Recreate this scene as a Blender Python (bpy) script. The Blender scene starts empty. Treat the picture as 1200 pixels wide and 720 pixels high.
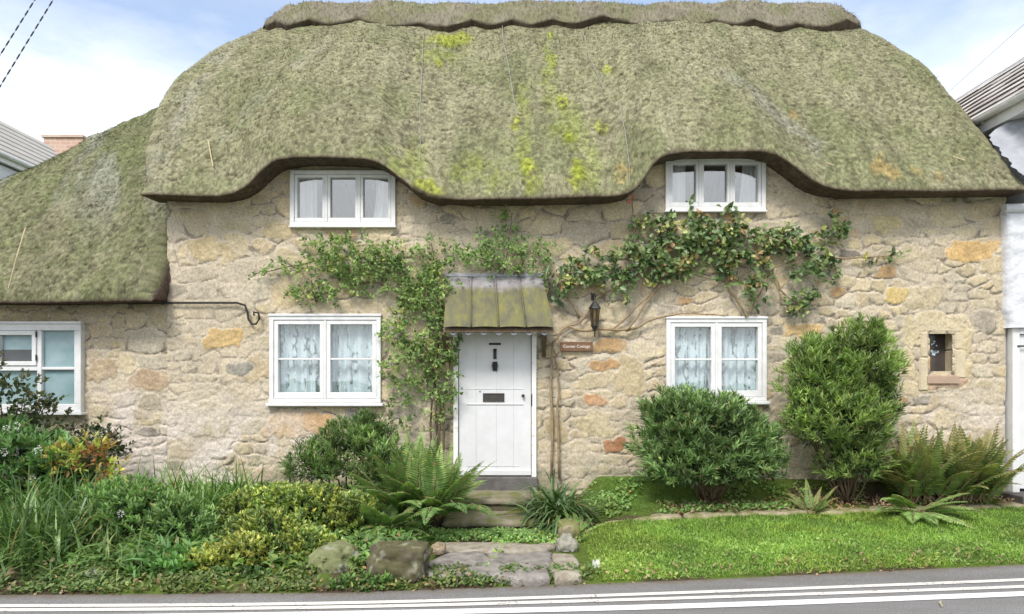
import bpy, bmesh, math, random
import numpy as np
from mathutils import Vector

random.seed(7)
RS = np.random.RandomState(11)
scene = bpy.context.scene
COL = scene.collection

# ------------------------------------------------------------------ camera model (photograph 1200 x 720)
FPX, HZ, CAMH, CAMD = 830.0, 445.0, 1.7, 9.0


def P(px, py, d=9.0):
    """A point d metres in front of the camera seen at pixel (px, py)."""
    return Vector(((px - 600) / FPX * d, d - CAMD, CAMH - (py - HZ) / FPX * d))


def wx(px, d=9.0):
    return (px - 600) / FPX * d


def wz(py, d=9.0):
    return CAMH - (py - HZ) / FPX * d


# ------------------------------------------------------------------ noise
def _h(ix, iy, iz, seed):
    n = (ix.astype(np.int64) * 374761393 + iy.astype(np.int64) * 668265263 + iz.astype(np.int64) * 2147483647 + seed * 974634533) & 0xFFFFFFFF
    n = ((n ^ (n >> 13)) * 1274126177) & 0xFFFFFFFF
    n = ((n ^ (n >> 16)) * 2246822519) & 0xFFFFFFFF
    n = n ^ (n >> 15)
    return (n & 0xFFFFFF) / float(0xFFFFFF)


def vn(x, y, z=None, seed=0):
    x = np.asarray(x, float); y = np.asarray(y, float)
    z = np.zeros_like(x) if z is None else np.asarray(z, float)
    fx, fy, fz = np.floor(x), np.floor(y), np.floor(z)
    tx, ty, tz = x - fx, y - fy, z - fz
    tx = tx * tx * (3 - 2 * tx); ty = ty * ty * (3 - 2 * ty); tz = tz * tz * (3 - 2 * tz)
    r = 0
    for i in (0, 1):
        for j in (0, 1):
            for k in (0, 1):
                w = (tx if i else 1 - tx) * (ty if j else 1 - ty) * (tz if k else 1 - tz)
                r = r + w * _h(fx + i, fy + j, fz + k, seed)
    return r


def fbm(x, y, z=None, seed=0, octv=4, gain=.5):
    a, s, t, f = 1.0, 0.0, 0.0, 1.0
    for o in range(octv):
        s = s + a * vn(np.asarray(x) * f, np.asarray(y) * f, None if z is None else np.asarray(z) * f, seed + o * 17)
        t += a; a *= gain; f *= 2.03
    return s / t


def sst(a, b, x):
    t = np.clip((x - a) / (b - a), 0, 1)
    return t * t * (3 - 2 * t)


# ------------------------------------------------------------------ object helpers
def tag(o, label=None, cat=None, group=None, kind=None):
    if label: o['label'] = label
    if cat: o['category'] = cat
    if group: o['group'] = group
    if kind: o['kind'] = kind
    return o


def empty(name, loc, label, cat, group=None):
    o = bpy.data.objects.new(name, None)
    o.empty_display_size = .2
    o.location = loc
    COL.objects.link(o)
    return tag(o, label, cat, group)


def link(name, me, mats, parent=None):
    o = bpy.data.objects.new(name, me)
    for m in (mats if isinstance(mats, (list, tuple)) else [mats]):
        me.materials.append(m)
    COL.objects.link(o)
    if parent is not None:
        o.parent = parent
        l = Vector((0, 0, 0))
        p = parent
        while p is not None:
            l = l + p.location
            p = p.parent
        o.matrix_parent_inverse.identity()
        o.location = -l if parent.location.length or parent.parent else Vector((0, 0, 0))
        if parent.parent is not None:      # parent part already cancels its own offset
            o.location = Vector((0, 0, 0))
    return o


def mesh_np(name, V, F, cols=None, smooth=False, mat_idx=None):
    """V (n,3); F (m,k) array or a list of such arrays with different k."""
    me = bpy.data.meshes.new(name)
    V = np.asarray(V, np.float32)
    Fs = F if isinstance(F, list) else [F]
    Fs = [np.asarray(f, np.int32) for f in Fs if len(f)]
    me.vertices.add(len(V))
    me.vertices.foreach_set('co', V.ravel())
    loops = np.concatenate([f.ravel() for f in Fs])
    sizes = np.concatenate([np.full(len(f), f.shape[1], np.int32) for f in Fs])
    starts = np.concatenate([[0], np.cumsum(sizes)[:-1]]).astype(np.int32)
    me.loops.add(len(loops))
    me.loops.foreach_set('vertex_index', loops)
    me.polygons.add(len(sizes))
    me.polygons.foreach_set('loop_start', starts)
    try:
        me.polygons.foreach_set('loop_total', sizes)
    except Exception:
        pass
    if mat_idx is not None:
        me.polygons.foreach_set('material_index', np.asarray(mat_idx, np.int32))
    me.update(calc_edges=True)
    if smooth:
        me.polygons.foreach_set('use_smooth', np.ones(len(sizes), bool))
    if cols is not None:
        a = me.attributes.new('col', 'FLOAT_COLOR', 'POINT')
        c = np.ones((len(V), 4), np.float32)
        c[:, :cols.shape[1]] = cols
        a.data.foreach_set('color', c.ravel())
    me.validate(verbose=False)
    return me


class BM:
    """boxes, tubes and prisms collected into one bmesh"""
    def __init__(s):
        s.b = bmesh.new()

    def box(s, x0, x1, y0, y1, z0, z1):
        v = [s.b.verts.new(c) for c in ((x0, y0, z0), (x1, y0, z0), (x1, y1, z0), (x0, y1, z0), (x0, y0, z1), (x1, y0, z1), (x1, y1, z1), (x0, y1, z1))]
        for f in ((0, 3, 2, 1), (4, 5, 6, 7), (0, 1, 5, 4), (1, 2, 6, 5), (2, 3, 7, 6), (3, 0, 4, 7)):
            s.b.faces.new([v[i] for i in f])
        return s

    def ring(s, x0, x1, z0, z1, t, y0, y1, tb=None, tt=None):
        tb = tb or t; tt = tt or t
        s.box(x0, x1, y0, y1, z1 - tt, z1); s.box(x0, x1, y0, y1, z0, z0 + tb)
        s.box(x0, x0 + t, y0, y1, z0 + tb, z1 - tt); s.box(x1 - t, x1, y0, y1, z0 + tb, z1 - tt)
        return s

    def prism(s, poly, y0, y1):
        """polygon in (x,z) pushed from y0 to y1"""
        a = [s.b.verts.new((p[0], y0, p[1])) for p in poly]
        c = [s.b.verts.new((p[0], y1, p[1])) for p in poly]
        n = len(poly)
        s.b.faces.new(a); s.b.faces.new(c[::-1])
        for i in range(n):
            s.b.faces.new((a[i], c[i], c[(i + 1) % n], a[(i + 1) % n]))
        return s

    def poly(s, pts):
        s.b.faces.new([s.b.verts.new(p) for p in pts])
        return s

    def slab(s, top, th):
        """top: polygon of 3-d points; extruded down by th"""
        a = [s.b.verts.new(p) for p in top]
        c = [s.b.verts.new((p[0], p[1], p[2] - th)) for p in top]
        n = len(top)
        s.b.faces.new(a); s.b.faces.new(c[::-1])
        for i in range(n):
            s.b.faces.new((a[i], c[i], c[(i + 1) % n], a[(i + 1) % n]))
        return s

    def tube(s, pts, r, seg=8, caps=True):
        pts = [Vector(p) for p in pts]
        rs = r if isinstance(r, (list, tuple)) else [r] * len(pts)
        rings = []
        up = Vector((0.31, 0.2, 0.93))
        for i, p in enumerate(pts):
            t = (pts[min(i + 1, len(pts) - 1)] - pts[max(i - 1, 0)]).normalized()
            a = t.cross(up)
            if a.length < .05: a = t.cross(Vector((1, 0, 0)))
            a.normalize(); b = t.cross(a)
            rings.append([s.b.verts.new(p + (a * math.cos(2 * math.pi * k / seg) + b * math.sin(2 * math.pi * k / seg)) * rs[i]) for k in range(seg)])
        for q, w in zip(rings, rings[1:]):
            for k in range(seg):
                s.b.faces.new((q[k], q[(k + 1) % seg], w[(k + 1) % seg], w[k]))
        if caps:
            s.b.faces.new(rings[0][::-1]); s.b.faces.new(rings[-1])
        return s

    def lathe(s, prof, cx, cy, seg=16, cz=0):
        """prof: (radius, z)"""
        rings = [[s.b.verts.new((cx + r * math.cos(2 * math.pi * k / seg), cy + r * math.sin(2 * math.pi * k / seg), z + cz)) for k in range(seg)] for r, z in prof]
        for q, w in zip(rings, rings[1:]):
            for k in range(seg):
                s.b.faces.new((q[k], q[(k + 1) % seg], w[(k + 1) % seg], w[k]))
        s.b.faces.new(rings[0][::-1]); s.b.faces.new(rings[-1])
        return s

    def done(s, name, mats, parent=None, bevel=0, smooth=False):
        bmesh.ops.recalc_face_normals(s.b, faces=s.b.faces)
        if bevel:
            bmesh.ops.bevel(s.b, geom=s.b.edges[:], offset=bevel, segments=1, affect='EDGES', clamp_overlap=True)
        me = bpy.data.meshes.new(name)
        s.b.to_mesh(me); s.b.free()
        if smooth:
            for p in me.polygons: p.use_smooth = True
        return link(name, me, mats, parent)


# ------------------------------------------------------------------ materials
def nodes(name):
    m = bpy.data.materials.new(name)
    m.use_nodes = True
    nt = m.node_tree
    return m, nt, nt.nodes['Principled BSDF'], nt.nodes['Material Output']


def N(nt, typ, **kw):
    n = nt.nodes.new(typ)
    for k, v in kw.items():
        if k in n.inputs.keys() if hasattr(n.inputs, 'keys') else False:
            n.inputs[k].default_value = v
        else:
            setattr(n, k, v)
    return n


def noise(nt, scale, detail=4, rough=.6, coord=None, stretch=None, dist=0):
    tc = nt.nodes.new('ShaderNodeTexCoord')
    src = tc.outputs['Object']
    if stretch:
        mp = nt.nodes.new('ShaderNodeMapping')
        mp.inputs['Scale'].default_value = stretch
        nt.links.new(src, mp.inputs['Vector']); src = mp.outputs['Vector']
    n = nt.nodes.new('ShaderNodeTexNoise')
    n.inputs['Scale'].default_value = scale
    n.inputs['Detail'].default_value = detail
    n.inputs['Roughness'].default_value = rough
    n.inputs['Distortion'].default_value = dist
    nt.links.new(src, n.inputs['Vector'])
    return n


def ramp(nt, fac, stops):
    r = nt.nodes.new('ShaderNodeValToRGB')
    e = r.color_ramp.elements
    while len(e) > 1: e.remove(e[-1])
    e[0].position = stops[0][0]; e[0].color = (*stops[0][1], 1)
    for p, c in stops[1:]:
        q = e.new(p); q.color = (*c, 1)
    nt.links.new(fac, r.inputs['Fac'])
    return r


def mixc(nt, a, b, fac, mode='MIX'):
    m = nt.nodes.new('ShaderNodeMix')
    m.data_type = 'RGBA'; m.blend_type = mode
    for sock, v in ((m.inputs['A'], a), (m.inputs['B'], b)):
        pass
    ins = [i for i in m.inputs if i.type == 'RGBA']
    for sock, v in zip(ins, (a, b)):
        if hasattr(v, 'links') or hasattr(v, 'is_linked'): nt.links.new(v, sock)
        else: sock.default_value = (*v, 1)
    f = [i for i in m.inputs if i.type == 'VALUE'][0]
    if hasattr(fac, 'is_linked'): nt.links.new(fac, f)
    else: f.default_value = fac
    return [o for o in m.outputs if o.type == 'RGBA'][0]


def bump(nt, b, height, strength, dist):
    n = nt.nodes.new('ShaderNodeBump')
    n.inputs['Strength'].default_value = strength
    n.inputs['Distance'].default_value = dist
    nt.links.new(height, n.inputs['Height'])
    nt.links.new(n.outputs['Normal'], b.inputs['Normal'])


def m_attr(name, rough=.8, vs=30, va=(.75, 1.2), bs=60, bd=.004, spec=.3, trans=0, stretch=None):
    """colour from the mesh's own per-leaf / per-stone attribute, varied by fine noise"""
    m, nt, b, out = nodes(name)
    at = nt.nodes.new('ShaderNodeAttribute'); at.attribute_name = 'col'
    n1 = noise(nt, vs, 5, .65, stretch=stretch)
    r = ramp(nt, n1.outputs['Fac'], [(.25, (va[0],) * 3), (.75, (va[1],) * 3)])
    c = mixc(nt, at.outputs['Color'], r.outputs['Color'], 1.0, 'MULTIPLY')
    nt.links.new(c, b.inputs['Base Color'])
    b.inputs['Roughness'].default_value = rough
    b.inputs['Specular IOR Level'].default_value = spec
    if bd:
        n2 = noise(nt, bs, 6, .7, stretch=stretch)
        bump(nt, b, n2.outputs['Fac'], .8, bd)
    if trans:
        t = nt.nodes.new('ShaderNodeBsdfTranslucent')
        c2 = mixc(nt, c, (1.0, 1.25, .5), 1.0, 'MULTIPLY')
        nt.links.new(c2, t.inputs['Color'])
        mx = nt.nodes.new('ShaderNodeMixShader'); mx.inputs[0].default_value = trans
        nt.links.new(b.outputs[0], mx.inputs[1]); nt.links.new(t.outputs[0], mx.inputs[2])
        nt.links.new(mx.outputs[0], out.inputs['Surface'])
    return m


def m_plain(name, c1, c2=None, scale=6, rough=.6, spec=.4, bs=40, bd=.001, metal=0, stops=(.35, .7), stretch=None, detail=5):
    m, nt, b, out = nodes(name)
    c2 = c2 or tuple(v * .85 for v in c1)
    n1 = noise(nt, scale, detail, .65, stretch=stretch)
    r = ramp(nt, n1.outputs['Fac'], [(stops[0], c1), (stops[1], c2)])
    nt.links.new(r.outputs['Color'], b.inputs['Base Color'])
    b.inputs['Roughness'].default_value = rough
    b.inputs['Specular IOR Level'].default_value = spec
    b.inputs['Metallic'].default_value = metal
    if bd:
        n2 = noise(nt, bs, 5, .65, stretch=stretch)
        bump(nt, b, n2.outputs['Fac'], .7, bd)
    return m


def m_glass(name, tint=(.9, .95, .95), rough=0.0, gloss=.12):
    m, nt, b, out = nodes(name)
    nt.nodes.remove(b)
    t = nt.nodes.new('ShaderNodeBsdfTransparent'); t.inputs['Color'].default_value = (*tint, 1)
    g = nt.nodes.new('ShaderNodeBsdfGlossy'); g.inputs['Roughness'].default_value = rough
    n2 = noise(nt, 2.2, 1)
    bp = nt.nodes.new('ShaderNodeBump'); bp.inputs['Strength'].default_value = .25; bp.inputs['Distance'].default_value = .01
    nt.links.new(n2.outputs['Fac'], bp.inputs['Height']); nt.links.new(bp.outputs['Normal'], g.inputs['Normal'])
    mx = nt.nodes.new('ShaderNodeMixShader'); mx.inputs[0].default_value = gloss
    nt.links.new(t.outputs[0], mx.inputs[1]); nt.links.new(g.outputs[0], mx.inputs[2])
    nt.links.new(mx.outputs[0], out.inputs['Surface'])
    return m


M = {}
M['stone'] = m_attr('stone_wall', .92, 38, (.62, 1.28), 75, .014, .15)
M['thatch'] = m_attr('mossy_thatch', .95, 65, (.62, 1.30), 95, .012, .1, stretch=(1, .35, .35))
M['ridge'] = m_attr('weathered_straw', .95, 30, (.6, 1.25), 60, .01, .1, stretch=(1, .25, .25))
M['leaf'] = m_attr('leaf', .55, 20, (.8, 1.15), 0, 0, .35, trans=.3)
M['glossleaf'] = m_attr('glossy_leaf', .4, 20, (.8, 1.15), 0, 0, .5, trans=.22)
M['soil'] = m_attr('soil_and_moss', .95, 30, (.6, 1.3), 80, .012, .1)
M['rock'] = m_attr('rock', .9, 16, (.6, 1.3), 40, .012, .2)
M['paint'] = m_plain('white_paint', (.72, .72, .72), (.60, .60, .58), 7, .5, .4, 70, .0006)
M['doorpaint'] = m_plain('white_door_paint', (.65, .65, .655), (.58, .58, .58), 4, .4, .4, 60, .001)
M['peel'] = m_plain('weathered_white_paint', (.76, .75, .72), (.42, .36, .28), 14, .6, .3, 60, .002, stops=(.56, .72))
M['iron'] = m_plain('black_iron', (.012, .012, .012), (.03, .027, .024), 20, .5, .5, 60, .001)
M['cable'] = m_plain('black_cable', (.015, .014, .014), (.03, .03, .03), 20, .6, .3, 60, 0)
M['wire'] = m_plain('grey_wire', (.30, .30, .29), (.2, .2, .2), 20, .6, .3, 60, 0)
M['bark'] = m_plain('bark', (.16, .12, .08), (.08, .055, .035), 20, .9, .1, 50, .006, stretch=(1, 1, .3))
M['palebark'] = m_plain('pale_bark', (.34, .26, .16), (.2, .14, .08), 20, .9, .1, 50, .003)
M['curtain'] = m_plain('white_curtain', (.82, .82, .82), (.74, .74, .75), 4, .9, .1, 90, .001)
M['wood'] = m_plain('brown_wood', (.20, .11, .06), (.13, .07, .04), 8, .6, .3, 60, .001, stretch=(1, 8, 8))
M['lettering'] = m_plain('cream_lettering', (.8, .74, .66), (.7, .64, .56), 10, .6, .2, 40, 0)
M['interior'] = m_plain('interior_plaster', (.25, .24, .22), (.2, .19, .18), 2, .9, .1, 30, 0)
M['amber'] = m_glass('amber_glass', (.75, .62, .42), .15, .12)
M['glass'] = m_glass('window_glass', (.95, .97, .97), .0, .22)
M['glasslow'] = m_glass('old_window_glass', (.93, .96, .96), .0, .1)
M['limestone'] = m_plain('dressed_stone', (.60, .515, .36), (.48, .41, .29), 9, .9, .15, 40, .02)
M['redstone'] = m_plain('reddish_stone', (.42, .30, .22), (.36, .27, .2), 9, .9, .15, 45, .006)
M['whiterender'] = m_plain('white_render', (.66, .67, .70), (.58, .59, .62), 5, .8, .2, 22, .02)
M['slate'] = m_plain('worn_slate', (.30, .27, .24), (.20, .18, .16), 9, .75, .3, 40, .006)
M['leadgrey'] = m_plain('lead_sheet', (.36, .37, .40), (.26, .27, .30), 6, .5, .4, 20, .006)
M['brick'] = None


def m_curtain_lace():
    m, nt, b, out = nodes('lace_net')
    tc = nt.nodes.new('ShaderNodeTexCoord')
    mp = nt.nodes.new('ShaderNodeMapping'); mp.inputs['Scale'].default_value = (13, 1, 8)
    nt.links.new(tc.outputs['Object'], mp.inputs['Vector'])
    v = nt.nodes.new('ShaderNodeTexVoronoi'); v.feature = 'DISTANCE_TO_EDGE'; v.inputs['Scale'].default_value = 1.0
    nt.links.new(mp.outputs['Vector'], v.inputs['Vector'])
    n1 = noise(nt, 7, 3, .6, stretch=(2.6, 1, .25))
    n2 = noise(nt, 60, 3, .7)
    r1 = ramp(nt, v.outputs['Distance'], [(.07, (0, 0, 0)), (.19, (1, 1, 1))])
    r2 = ramp(nt, n1.outputs['Fac'], [(.50, (1, 1, 1)), (.57, (0, 0, 0))])
    r3 = ramp(nt, n2.outputs['Fac'], [(.35, (0, 0, 0)), (.6, (1, 1, 1))])
    solid = mixc(nt, r1.outputs['Color'], r2.outputs['Color'], 1.0, 'LIGHTEN')
    solid = mixc(nt, solid, r3.outputs['Color'], .3)
    c = mixc(nt, (.10, .125, .13), (.74, .79, .82), solid)
    nt.links.new(c, b.inputs['Base Color'])
    b.inputs['Roughness'].default_value = .9
    return m


M['lace'] = m_curtain_lace()


def m_obscured():
    m, nt, b, out = nodes('obscured_glass')
    n1 = noise(nt, 3, 3, .5, stretch=(1, 1, 1.5))
    r = ramp(nt, n1.outputs['Fac'], [(.3, (.16, .27, .27)), (.7, (.30, .40, .43))])
    nt.links.new(r.outputs['Color'], b.inputs['Base Color'])
    b.inputs['Roughness'].default_value = .22
    b.inputs['Specular IOR Level'].default_value = .5
    n2 = noise(nt, 70, 2, .5)
    bump(nt, b, n2.outputs['Fac'], .3, .002)
    return m


M['obscured'] = m_obscured()


def m_mosslead():
    m, nt, b, out = nodes('mossy_lead')
    tc = nt.nodes.new('ShaderNodeTexCoord')
    sp = nt.nodes.new('ShaderNodeSeparateXYZ'); nt.links.new(tc.outputs['Object'], sp.inputs[0])
    n1 = noise(nt, 3.5, 5, .65, stretch=(1.6, 1, .8))
    ad = nt.nodes.new('ShaderNodeMath'); ad.operation = 'MULTIPLY_ADD'
    nt.links.new(n1.outputs['Fac'], ad.inputs[0]); ad.inputs[1].default_value = .35; nt.links.new(sp.outputs['Z'], ad.inputs[2])
    r = ramp(nt, ad.outputs[0], [(0, (0, 0, 0)), (1, (1, 1, 1))])
    mr = nt.nodes.new('ShaderNodeMapRange')
    nt.links.new(ad.outputs[0], mr.inputs['Value'])
    mr.inputs['From Min'].default_value = 2.96; mr.inputs['From Max'].default_value = 3.08
    nt.nodes.remove(r)
    n2 = noise(nt, 5, 5, .7, stretch=(1.8, 1, .8))
    moss = ramp(nt, n2.outputs['Fac'], [(.3, (.085, .08, .05)), (.46, (.12, .115, .06)), (.58, (.155, .145, .05)), (.68, (.20, .19, .04)), (.76, (.07, .065, .045))])
    n3 = noise(nt, 8, 5, .6)
    lead = ramp(nt, n3.outputs['Fac'], [(.35, (.19, .17, .17)), (.7, (.34, .33, .34))])
    c = mixc(nt, moss.outputs['Color'], lead.outputs['Color'], mr.outputs[0])
    nt.links.new(c, b.inputs['Base Color'])
    b.inputs['Roughness'].default_value = .75
    bump(nt, b, n2.outputs['Fac'], .6, .01)
    return m


M['mosslead'] = m_mosslead()


def m_asphalt():
    m, nt, b, out = nodes('asphalt')
    n1 = noise(nt, 90, 4, .85)
    n2 = noise(nt, 1.3, 5, .6, stretch=(.5, 2, 1))
    r1 = ramp(nt, n1.outputs['Fac'], [(.33, (.085, .083, .081)), (.52, (.18, .177, .175)), (.7, (.32, .315, .31))])
    r2 = ramp(nt, n2.outputs['Fac'], [(.3, (.8, .78, .74)), (.7, (1.15, 1.15, 1.18))])
    c = mixc(nt, r1.outputs['Color'], r2.outputs['Color'], 1, 'MULTIPLY')
    at = nt.nodes.new('ShaderNodeAttribute'); at.attribute_name = 'col'
    n4 = noise(nt, 7, 6, .75)
    ms = nt.nodes.new('ShaderNodeMath'); ms.operation = 'MULTIPLY'; nt.links.new(at.outputs['Fac'], ms.inputs[0]); nt.links.new(n4.outputs['Fac'], ms.inputs[1])
    rd = ramp(nt, ms.outputs[0], [(.22, (0, 0, 0)), (.5, (.85,) * 3)])
    c = mixc(nt, c, (.12, .095, .065), rd.outputs['Color'])
    nt.links.new(c, b.inputs['Base Color'])
    b.inputs['Roughness'].default_value = .85
    bump(nt, b, n1.outputs['Fac'], .8, .004)
    return m


def m_roadpaint(name, col, wear):
    m, nt, b, out = nodes(name)
    n1 = noise(nt, 45, 5, .75)
    n2 = noise(nt, 4, 4, .6)
    ad = nt.nodes.new('ShaderNodeMath'); ad.operation = 'MULTIPLY_ADD'
    nt.links.new(n2.outputs['Fac'], ad.inputs[0]); ad.inputs[1].default_value = .6; nt.links.new(n1.outputs['Fac'], ad.inputs[2])
    r = ramp(nt, ad.outputs[0], [(wear - .05, (.13, .125, .12)), (wear + .04, col), (1.0, tuple(v * 1.05 for v in col))])
    nt.links.new(r.outputs['Color'], b.inputs['Base Color'])
    b.inputs['Roughness'].default_value = .7
    bump(nt, b, n1.outputs['Fac'], .5, .003)
    return m


M['asphalt'] = m_asphalt()
M['roadwhite'] = m_roadpaint('road_paint_white', (.70, .70, .69), .62)
M['roadcream'] = m_roadpaint('road_paint_cream', (.66, .62, .56), .68)


def m_brick():
    m, nt, b, out = nodes('old_red_brick')
    tc = nt.nodes.new('ShaderNodeTexCoord')
    mp = nt.nodes.new('ShaderNodeMapping'); mp.inputs['Rotation'].default_value = (math.radians(90), 0, 0)
    nt.links.new(tc.outputs['Object'], mp.inputs['Vector'])
    t = nt.nodes.new('ShaderNodeTexBrick')
    t.inputs['Scale'].default_value = 2.6
    t.inputs['Color1'].default_value = (.46, .28, .21, 1); t.inputs['Color2'].default_value = (.55, .38, .30, 1)
    t.inputs['Mortar'].default_value = (.55, .5, .45, 1); t.inputs['Mortar Size'].default_value = .02
    t.inputs['Row Height'].default_value = .3; t.inputs['Brick Width'].default_value = .8
    nt.links.new(mp.outputs['Vector'], t.inputs['Vector'])
    nt.links.new(t.outputs['Color'], b.inputs['Base Color'])
    b.inputs['Roughness'].default_value = .9
    return m


M['brick'] = m_brick()
M['slatestreak'] = m_plain('streaked_slate', (.26, .23, .20), (.72, .70, .68), 2.0, .75, .3, 30, .008, stops=(.42, .62), stretch=(5, .35, 5))

# ------------------------------------------------------------------ terrain
RDX = [-14, -8, -4.03, -1.36, 1.44, 4.7, 8, 14]
RDD = [5.75, 5.62, 5.58, 5.64, 5.98, 6.5, 7.15, 8.6]


def road_edge(x):
    return np.interp(x, RDX, RDD)


def edging_d(x):
    return np.interp(x, [.6, .95, 6.3, 9], [7.75, 7.8, 8.62, 9.0])


def interp_rows(d, ds, zs):
    """piecewise-linear in d with per-point breakpoints (lists of arrays)"""
    r = np.array(zs[0] + 0 * d, float)
    for i in range(len(ds) - 1):
        t = np.clip((d - ds[i]) / np.maximum(ds[i + 1] - ds[i], 1e-4), 0, 1)
        r = np.where(d >= ds[i], zs[i] + (zs[i + 1] - zs[i]) * t, r)
    return r


def ground_z(x, d, rough=True):
    x = np.asarray(x, float); d = np.asarray(d, float)
    re = road_edge(x); e = edging_d(x); o = np.ones_like(x)
    wb = np.interp(x, [1, 4, 6.2, 8], [.46, .42, .35, .35])
    zl = interp_rows(d, [re, re + .25, re + .65, 7.2 * o, 9 * o], [-.01 * o, .06 * o, .15 * o, .22 * o, .32 * o])
    zc = interp_rows(d, [re, re + .15, 7.85 * o, 9 * o], [-.01 * o, .035 * o, .045 * o, .05 * o])
    zr = interp_rows(d, [re, re + .2, e - .05, e + .1, np.maximum(e + .45, 8.3), np.maximum(9 * o, e + .5)], [-.01 * o, .05 * o, .15 * o, .17 * o, .22 * o, wb])
    jx = (fbm(x * 2.3, d * 2.3, seed=6) - .5) * .5
    a = sst(-1.2, -.75, x + jx); b = sst(.55, 1.2, x + jx)
    z = zl * (1 - a) + zc * a * (1 - b) + zr * b
    z = np.where(d < re, -.03, z)
    if rough:
        z = z + (fbm(x * 3, d * 3, seed=5) - .5) * .06 * sst(0, .3, d - re)
    return z


def G(px, d, dz=0):
    x = wx(px, d)
    return Vector((x, d - CAMD, float(ground_z(np.array([x]), np.array([d]))[0]) + dz))


# bank between road and house
nx, nd = 520, 110
xs = np.linspace(-10, 10, nx)
ts = np.linspace(0, 1, nd)
X, T = np.meshgrid(xs, ts)
RE = road_edge(X)
D = RE + (9.15 - RE) * T
Z = ground_z(X, D)
soil = np.array([.075, .055, .035]); moss = np.array([.09, .13, .025]); grassy = np.array([.07, .12, .03])
mm = fbm(X * 2.2, D * 2.2, seed=21)[..., None]
c = soil + (moss - soil) * sst(.42, .58, mm)
e = edging_d(X)
lawn = (sst(.8, 1.1, X) * sst(0.02, .2, D - RE) * (1 - sst(-.1, .0, D - e)))[..., None]
c = c * (1 - lawn) + grassy * lawn
bankmoss = (sst(.75, 1.35, X + (fbm(X * 3, D * 3, seed=19) - .5) * .8) * (1 - sst(2.2, 3.2, X)) * sst(8.0, 8.4, D))[..., None]
c = c * (1 - bankmoss * .9) + np.array([.10, .17, .03]) * bankmoss * .9
V = np.stack([X, D - CAMD, Z], -1).reshape(-1, 3)


def grid_faces(nr, nc):
    i = np.arange(nr * nc).reshape(nr, nc)
    return np.stack([i[:-1, :-1], i[:-1, 1:], i[1:, 1:], i[1:, :-1]], -1).reshape(-1, 4)


o = link('garden_bank', mesh_np('garden_bank', V, grid_faces(nd, nx), c.reshape(-1, 3), True), M['soil'])
tag(o, kind='structure')

# far ground sheet
bm = BM()
bm.poly([(-400, -400, -.06), (400, -400, -.06), (400, 400, -.06), (-400, 400, -.06)])
M['field'] = m_plain('rough_grass', (.06, .10, .03), (.10, .12, .05), .8, .95, .1, 30, .02)
tag(bm.done('ground', M['field']), kind='structure')

# road: curved strip
xs = np.linspace(-16, 16, 240)
near = np.full_like(xs, -2.6) + (road_edge(xs) - 5.6)
far = road_edge(xs) + .03
rows = 60
V = np.concatenate([np.stack([xs, near + (far - near) * k / (rows - 1) - CAMD, np.full_like(xs, -.0) - .004 + .012 * math.sin(math.pi * k / (rows - 1))], -1) for k in range(rows)])
tag(link('road', mesh_np('road', V, grid_faces(rows, len(xs)), np.repeat((np.linspace(0, 1, rows) ** 40)[:, None], len(xs), 1).reshape(-1, 1) * np.ones((1, 3)), True), M['asphalt']), kind='structure')


def road_z(x, d):
    k = np.clip((d - (-2.6 + road_edge(x) - 5.6)) / (road_edge(x) + .03 - (-2.6 + road_edge(x) - 5.6)), 0, 1)
    return -.004 + .012 * np.sin(np.pi * k)


def road_line(name, xsd, dsd, w, mat):
    q = np.linspace(-15, 15, 300)
    dm = np.interp(q, xsd, dsd)
    dm = np.convolve(np.pad(dm, 12, mode='edge'), np.ones(25) / 25, 'valid')
    V = np.concatenate([np.stack([q, dm + s * w / 2 - CAMD, road_z(q, dm + s * w / 2) + .005], -1) for s in (-1, 1)])
    tag(link(name, mesh_np(name, V, grid_faces(2, len(q))), mat), kind='structure')


road_line('road_marking', [-14, -8, -3.84, -1.29, 1.36, 4.33, 8, 14], [5.45, 5.34, 5.31, 5.36, 5.64, 6.0, 6.55, 7.9], .07, M['roadcream'])
road_line('road_marking', [-14, -8, -3.8, -1.27, 1.33, 4.2, 8, 14], [5.33, 5.24, 5.21, 5.27, 5.50, 5.80, 6.3, 7.6], .07, M['roadcream'])
road_line('road_marking', [-14, -8, -3.64, -1.24, 1.27, 4.07, 8, 14], [5.15, 5.06, 5.03, 5.13, 5.29, 5.61, 6.1, 7.4], .115, M['roadwhite'])

# ------------------------------------------------------------------ cottage wall (rubble stone)
def rect(px0, py0, px1, py1, d=9.0):
    return wx(px0, d), wx(px1, d), wz(py1, d), wz(py0, d)     # x0 x1 z0 z1


R_UL = rect(341, 201, 464, 266)
R_UR = rect(779, 185, 896, 248)
R_LL = rect(317, 371, 447, 472)
R_LR = rect(780, 374, 897, 470)
R_WG = rect(-70, 380, 98, 483)
R_DR = rect(532, 386, 628, 558)
R_NI = rect(1087, 389, 1119, 438)


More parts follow.
